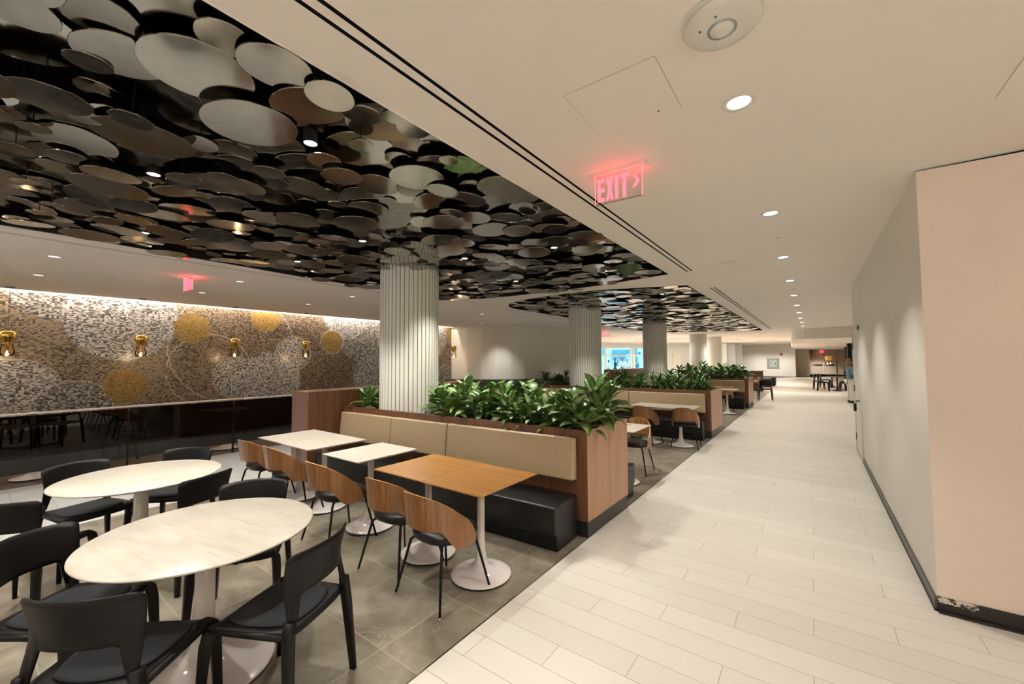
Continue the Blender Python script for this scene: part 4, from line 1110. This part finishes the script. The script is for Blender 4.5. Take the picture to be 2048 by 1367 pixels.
# pendants
def pendant():
    e = empty('gold_pendant', (0, 0, 0)); tag(e, 'x', 'pendant lamp')
    MB().lathe([(0, CH-.018), (.055, CH-.018), (.06, CH-.012), (.06, CH)], seg=24, cap=False).build('canopy', 'hinge_metal', e)
    MB().tube([(0, 0, 2.19), (0, 0, CH-.01)], .003, 6).build('cord', 'hinge_metal', e)
    MB().lathe([(.0, 2.19), (.055, 2.187), (.093, 2.168), (.104, 2.13), (.098, 2.085), (.080, 2.04), (.066, 1.99), (.062, 1.965)], seg=32, cap=False).build('gold_shade', 'gold_metal', e)
    MB().lathe([(.062, 1.965), (.066, 1.93), (.080, 1.88), (.088, 1.835), (.082, 1.79), (.058, 1.765), (0, 1.757)], seg=32, cap=False).build('glass_globe', 'bulb_glass', e)
    MB().lathe([(0, 1.772), (.018, 1.778), (.024, 1.79), (.014, 1.81), (.008, 1.84), (.0, 1.845)], seg=16, cap=False).build('bulb', 'bulb_on', e)
    return e
PD = Proto(pendant())
wd_ = ['cut by the left frame edge', 'over the large silver circle', 'right of the gold circle', 'last before the column']
for k, y in enumerate((.438, 2.124, 3.776, 5.434)): PD.place((-10.86, y, 0), 0, 'gold glass pendant before the mosaic wall, '+wd_[k], 'gold pendants along the mosaic wall')
PD.place((-10.7, 10.85, 0), 0, 'gold glass pendant right of the nearest column, by the white wall', 'gold pendants along the mosaic wall')
for k, (x, y) in enumerate(((.62, 26.0), (.80, 28.2))): 
    o = PD.place((x, y, -.42), 0, 'gold glass pendant over the far dark tables, %s' % ('front', 'back')[k], 'pendants over the far tables')
for y in (.438, 2.124, 3.776, 5.434, 10.85):
    L = bpy.data.lights.new('pt', 'POINT'); L.energy = 1.6; L.color = (1, .7, .4); L.shadow_soft_size = .03
    o = bpy.data.objects.new('lamp_bulb', L); COL.objects.link(o); o.location = (-10.80, y, 1.735)

# fire hose cabinet, alarm, sign, posts
hc = MB().bb(-3.38, -2.42, FWY-.04, FWY, .745, 1.69).build('hose_cabinet', 'steel_cab', bevel=.01); tag(hc, 'grey square fire hose cabinet on the far white wall', 'cabinet')
MB().bb(-3.16, -2.62, FWY-.05, FWY-.035, .90, 1.52).build('cabinet_window', 'cab_glass', hc)
m = MB(); m.bb(-3.05, -3.02, FWY-.06, FWY-.05, 1.12, 1.3); m.bb(-2.74, -2.68, FWY-.06, FWY-.05, 1.12, 1.26); m.build('latch', 'black_metal', hc)
al = MB(); al.lathe([(.0, 0), (.10, 0), (.11, -.05)], seg=24); al.v = [(-2.25+x, FWY-.06+z*-1, 2.04+y) for x, y, z in al.v]; tag(al.build('fire_alarm', 'red_paint'), 'round red fire alarm above the hose cabinet', 'alarm')
c_ = outp(1268, 3.5)
sg = tag(MB().box((c_.x, c_.y, 1.12), (.9, .06, .42), WANG).build('notice_stand', 'sign_blue'), 'blue notice board outside the far window', 'sign')
MB().box((c_.x, c_.y, .46), (.1, .08, .92), WANG).build('pole', 'black_metal', sg); n3 = wn_*.04
MB().box((c_.x+n3.x, c_.y+n3.y, 1.26), (.6, .01, .05), WANG).build('lettering_band', 'white_plastic', sg)
for k, (x, y) in enumerate(((1.35, 27.4), (1.62, 30.8))):
    p = MB(); p.lathe([(.16, 0), (.16, .015), (.03, .03), (.03, .98), (.04, 1.0)], (0, 0, 0), 16); o = p.build('queue_post', 'black_metal'); o.location = (x, y, 0)
    tag(o, ['black queue post beside the far dark tables, nearer', 'black queue post by the black screens, farther'][k], 'post')
# white round stand with paper near the doors
# ------------------------------------------------------------------ people
def skin(name, chain, mat, parent=None, sub=2):
    """chain: {joint:(pos,(rx,ry))}, edges"""
    J, E = chain; names = list(J); me = bpy.data.meshes.new(name)
    me.from_pydata([J[n][0] for n in names], [(names.index(a), names.index(b)) for a, b in E], [])
    o = bpy.data.objects.new(name, me); COL.objects.link(o)
    k = o.modifiers.new('skin', 'SKIN'); k.use_smooth_shade = True
    for v, n in zip(me.skin_vertices[0].data, names): v.radius = J[n][1] if isinstance(J[n][1], tuple) else (J[n][1],)*2
    me.skin_vertices[0].data[0].use_root = True
    s = o.modifiers.new('sub', 'SUBSURF'); s.levels = sub; s.render_levels = sub
    me.materials.append(M[mat])
    if parent: o.parent = parent
    return o
def mul(J, f): return {k: (v[0], tuple(f*x for x in (v[1] if isinstance(v[1], tuple) else (v[1],)*2))) for k, v in J.items()}
def person(loc, rz, h, label, shirt, pants, hair, skinm='skin', shoes='black_plastic', long_hair=False, pose='stand', long_top=False):
    """faces +y in local space"""
    e = empty('person', loc, rz, label, 'person')
    J = {'pelvis': ((0, 0, .93), (.135, .10)), 'waist': ((0, .0, 1.08), (.12, .09)), 'chest': ((0, .0, 1.28), (.15, .105)), 'neckb': ((0, -.01, 1.43), (.07, .065)), 'neck': ((0, .0, 1.50), (.05, .05)),
         'head': ((0, .02, 1.58), (.072, .085)), 'crown': ((0, .015, 1.68), (.07, .085))}
    E_ = [('pelvis', 'waist'), ('waist', 'chest'), ('chest', 'neckb'), ('neckb', 'neck'), ('neck', 'head'), ('head', 'crown')]
    hands = []
    for s, nm_ in ((-1, 'l'), (1, 'r')):
        J['sh'+nm_] = ((s*.165, 0, 1.385), .055)
        if pose == 'seat': el, wr, ha = (s*.23, .10, 1.14), (s*.15, .30, 1.06), (s*.12, .38, 1.06)
        elif pose == 'drink' and s > 0: el, wr, ha = (s*.24, .10, 1.18), (s*.12, .22, 1.42), (s*.09, .22, 1.50)
        else: el, wr, ha = (s*.23, .02, 1.12), (s*.13, .22, 1.10), (s*.10, .30, 1.12)
        J['el'+nm_] = (el, .042); J['wr'+nm_] = (wr, .028); J['ha'+nm_] = (ha, (.036, .018)); hands.append((wr, ha, s))
        if pose == 'seat':
            J['hip'+nm_] = ((s*.09, .03, .90), .09); J['kn'+nm_] = ((s*.11, .45, .90), .06); J['an'+nm_] = ((s*.11, .47, .50), .04); J['to'+nm_] = ((s*.11, .60, .46), (.04, .03))
        else:
            J['hip'+nm_] = ((s*.09, 0, .86), .092); J['kn'+nm_] = ((s*.10, .01, .48), .06); J['an'+nm_] = ((s*.10, -.02, .08), .038); J['to'+nm_] = ((s*.115, .13, .035), (.04, .026))
        E_ += [('chest', 'sh'+nm_), ('sh'+nm_, 'el'+nm_), ('el'+nm_, 'wr'+nm_), ('wr'+nm_, 'ha'+nm_), ('pelvis', 'hip'+nm_), ('hip'+nm_, 'kn'+nm_), ('kn'+nm_, 'an'+nm_), ('an'+nm_, 'to'+nm_)]
    body = skin('body', (J, E_), skinm, e)
    f = MB()
    for wr, ha, s in hands:                       # five fingers per hand, lightly curled
        w, a = Vector(wr), Vector(ha); d = (a-w).normalized(); sd = d.cross(Vector((0, 0, 1))).normalized()
        for i in range(4):
            b_ = a+d*.02+sd*((i-1.5)*.017); L = (.05, .06, .055, .043)[i]
            f.tube([b_, b_+d*L*.55+Vector((0, 0, -.006)), b_+d*L+Vector((0, 0, -.024))], [.009, .008, .006], 6)
        b_ = a-d*.03-sd*.03*s; f.tube([b_, b_-sd*.02*s+d*.03, b_-sd*.018*s+d*.05], [.010, .009, .007], 6)
    # nose, ears, eyes, mouth
    f.lathe([(.0, .02), (.010, .0), (.012, -.012), (0, -.016)], (0, .108, 1.60), 8)
    for s in (-1, 1): f.lathe([(0, .028), (.010, .01), (.010, -.015), (0, -.028)], (s*.076, .01, 1.605), 8)
    f.build('face_and_fingers', skinm, body)
    g = MB()
    for s in (-1, 1): g.lathe([(0, .007), (.009, 0), (0, -.007)], (s*.030, .094, 1.622), 8)
    g.box((0, .094, 1.563), (.042, .008, .008)); g.build('eyes_and_mouth', 'hair_dark', body)
    # clothes
    tj = {k_: J[k_] for k_ in ('pelvis', 'waist', 'chest', 'neckb', 'shl', 'ell', 'wrl', 'shr', 'elr', 'wrr')}
    tj = mul(tj, 1.17)
    te = [('pelvis', 'waist'), ('waist', 'chest'), ('chest', 'neckb'), ('chest', 'shl'), ('shl', 'ell'), ('ell', 'wrl'), ('chest', 'shr'), ('shr', 'elr'), ('elr', 'wrr')]
    if long_top: tj['hem'] = ((0, 0, .74), (.185, .145)); te = [('hem', 'pelvis')]+te; tj = {**{'pelvis': tj['pelvis']}, **{k_: v for k_, v in tj.items() if k_ != 'pelvis'}}
    skin('shirt', (tj, te), shirt, e)
    pj = mul({k_: J[k_] for k_ in ('pelvis', 'hipl', 'knl', 'anl', 'hipr', 'knr', 'anr')}, 1.13)
    skin('trousers', (pj, [('pelvis', 'hipl'), ('hipl', 'knl'), ('knl', 'anl'), ('pelvis', 'hipr'), ('hipr', 'knr'), ('knr', 'anr')]), pants, e)
    sh = MB()
    for nm_ in 'lr':
        a = Vector(J['an'+nm_][0]); b_ = Vector(J['to'+nm_][0]); z = b_.z-.035
        sh.tube([(a.x, a.y-.03, z+.045), (a.x, a.y+.05, z+.05), (b_.x, b_.y, z+.04), (b_.x, b_.y+.05, z+.03)], [.045, .047, .042, .026], 10)
    sh.build('shoes', shoes, e)
    hr = MB(); prof = [(.0, 1.775), (.05, 1.765), (.085, 1.725), (.098, 1.66), (.096, 1.60)]
    if long_hair: prof += [(.10, 1.53), (.095, 1.46), (.06, 1.42)]
    hr.lathe(prof, (0, 0, 0), 20, cap=False)
    hr.v = [(x, y-.022 if z < 1.66 else y-.008, z) for x, y, z in hr.v]
    hr.v = [(x, min(y, .045) if z < 1.68 else y, z) for x, y, z in hr.v]
    hr.build('hair', hair, e)
    k = h/1.76; e.scale = (k, k, k); return e
person((1.10, 19.6, 0), R(-75), 1.64, 'standing woman in a blue denim shirt and white trousers beside the corridor door', 'denim', 'cloth_white', 'hair_blond', long_hair=True, long_top=True)
p_ = person((1.55, 26.6, -.44), R(80), 1.70, 'seated person in red at the far dark table', 'cloth_red', 'cloth_brown', 'hair_dark', pose='seat')
place_black(1.82, 26.6, 180, 'black chair carrying the seated person in red', gd)
for (px, off, hh, lab, sh_, pa, ha_, sk, po) in ((1217, 4.4, 1.60, 'woman in white with dark hair, leftmost outside the far window', 'cloth_white', 'cloth_navy', 'hair_dark', 'skin', 'stand'),
        (1230, 4.2, 1.80, 'man in a navy suit drinking outside the far window', 'cloth_navy', 'cloth_navy', 'skin_dark', 'skin_dark', 'drink'),
        (1245, 4.5, 1.76, 'woman in a white blouse with short dark hair outside the far window', 'cloth_white', 'cloth_navy', 'hair_dark', 'skin', 'stand'),
        (1255, 4.0, 1.68, 'blond person in white, rightmost outside the far window', 'cloth_white', 'cloth_white', 'hair_blond', 'skin', 'stand')):
    c2 = wout(onwin(px, 725)[0], off)
    sc = c2.length/((c2+wn_*off).length); c2 = atY(px, 725, c2.y)
    person((c2.x, c2.y, 0), R(-60) if po == 'drink' else R(100) if px == 1217 else R(-140), hh, lab, sh_, pa, ha_, sk, pose=po)

# ------------------------------------------------------------------ world + daylight outside the window
wld = bpy.data.worlds.new('world'); scn.world = wld; wld.use_nodes = True
bg = wld.node_tree.nodes['Background']; bg.inputs[0].default_value = (.40, .78, 1, 1); bg.inputs[1].default_value = 1.5
sun = bpy.data.lights.new('sun', 'SUN'); sun.energy = 2.2; sun.color = (.75, .92, 1); sun.angle = .05
so = bpy.data.objects.new('lamp_sun', sun); COL.objects.link(so); so.rotation_euler = Vector((-.45, .35, -.8)).to_track_quat('-Z', 'Y').to_euler()

vs_ = scn.view_settings; vs_.view_transform = 'Standard'; vs_.look = 'None'; vs_.gamma = 1; vs_.use_curve_mapping = False; vs_.exposure = .92
scn.cycles.max_bounces = 8; scn.cycles.diffuse_bounces = 5; scn.cycles.transparent_max_bounces = 12
scn.cycles.sample_clamp_indirect = 6
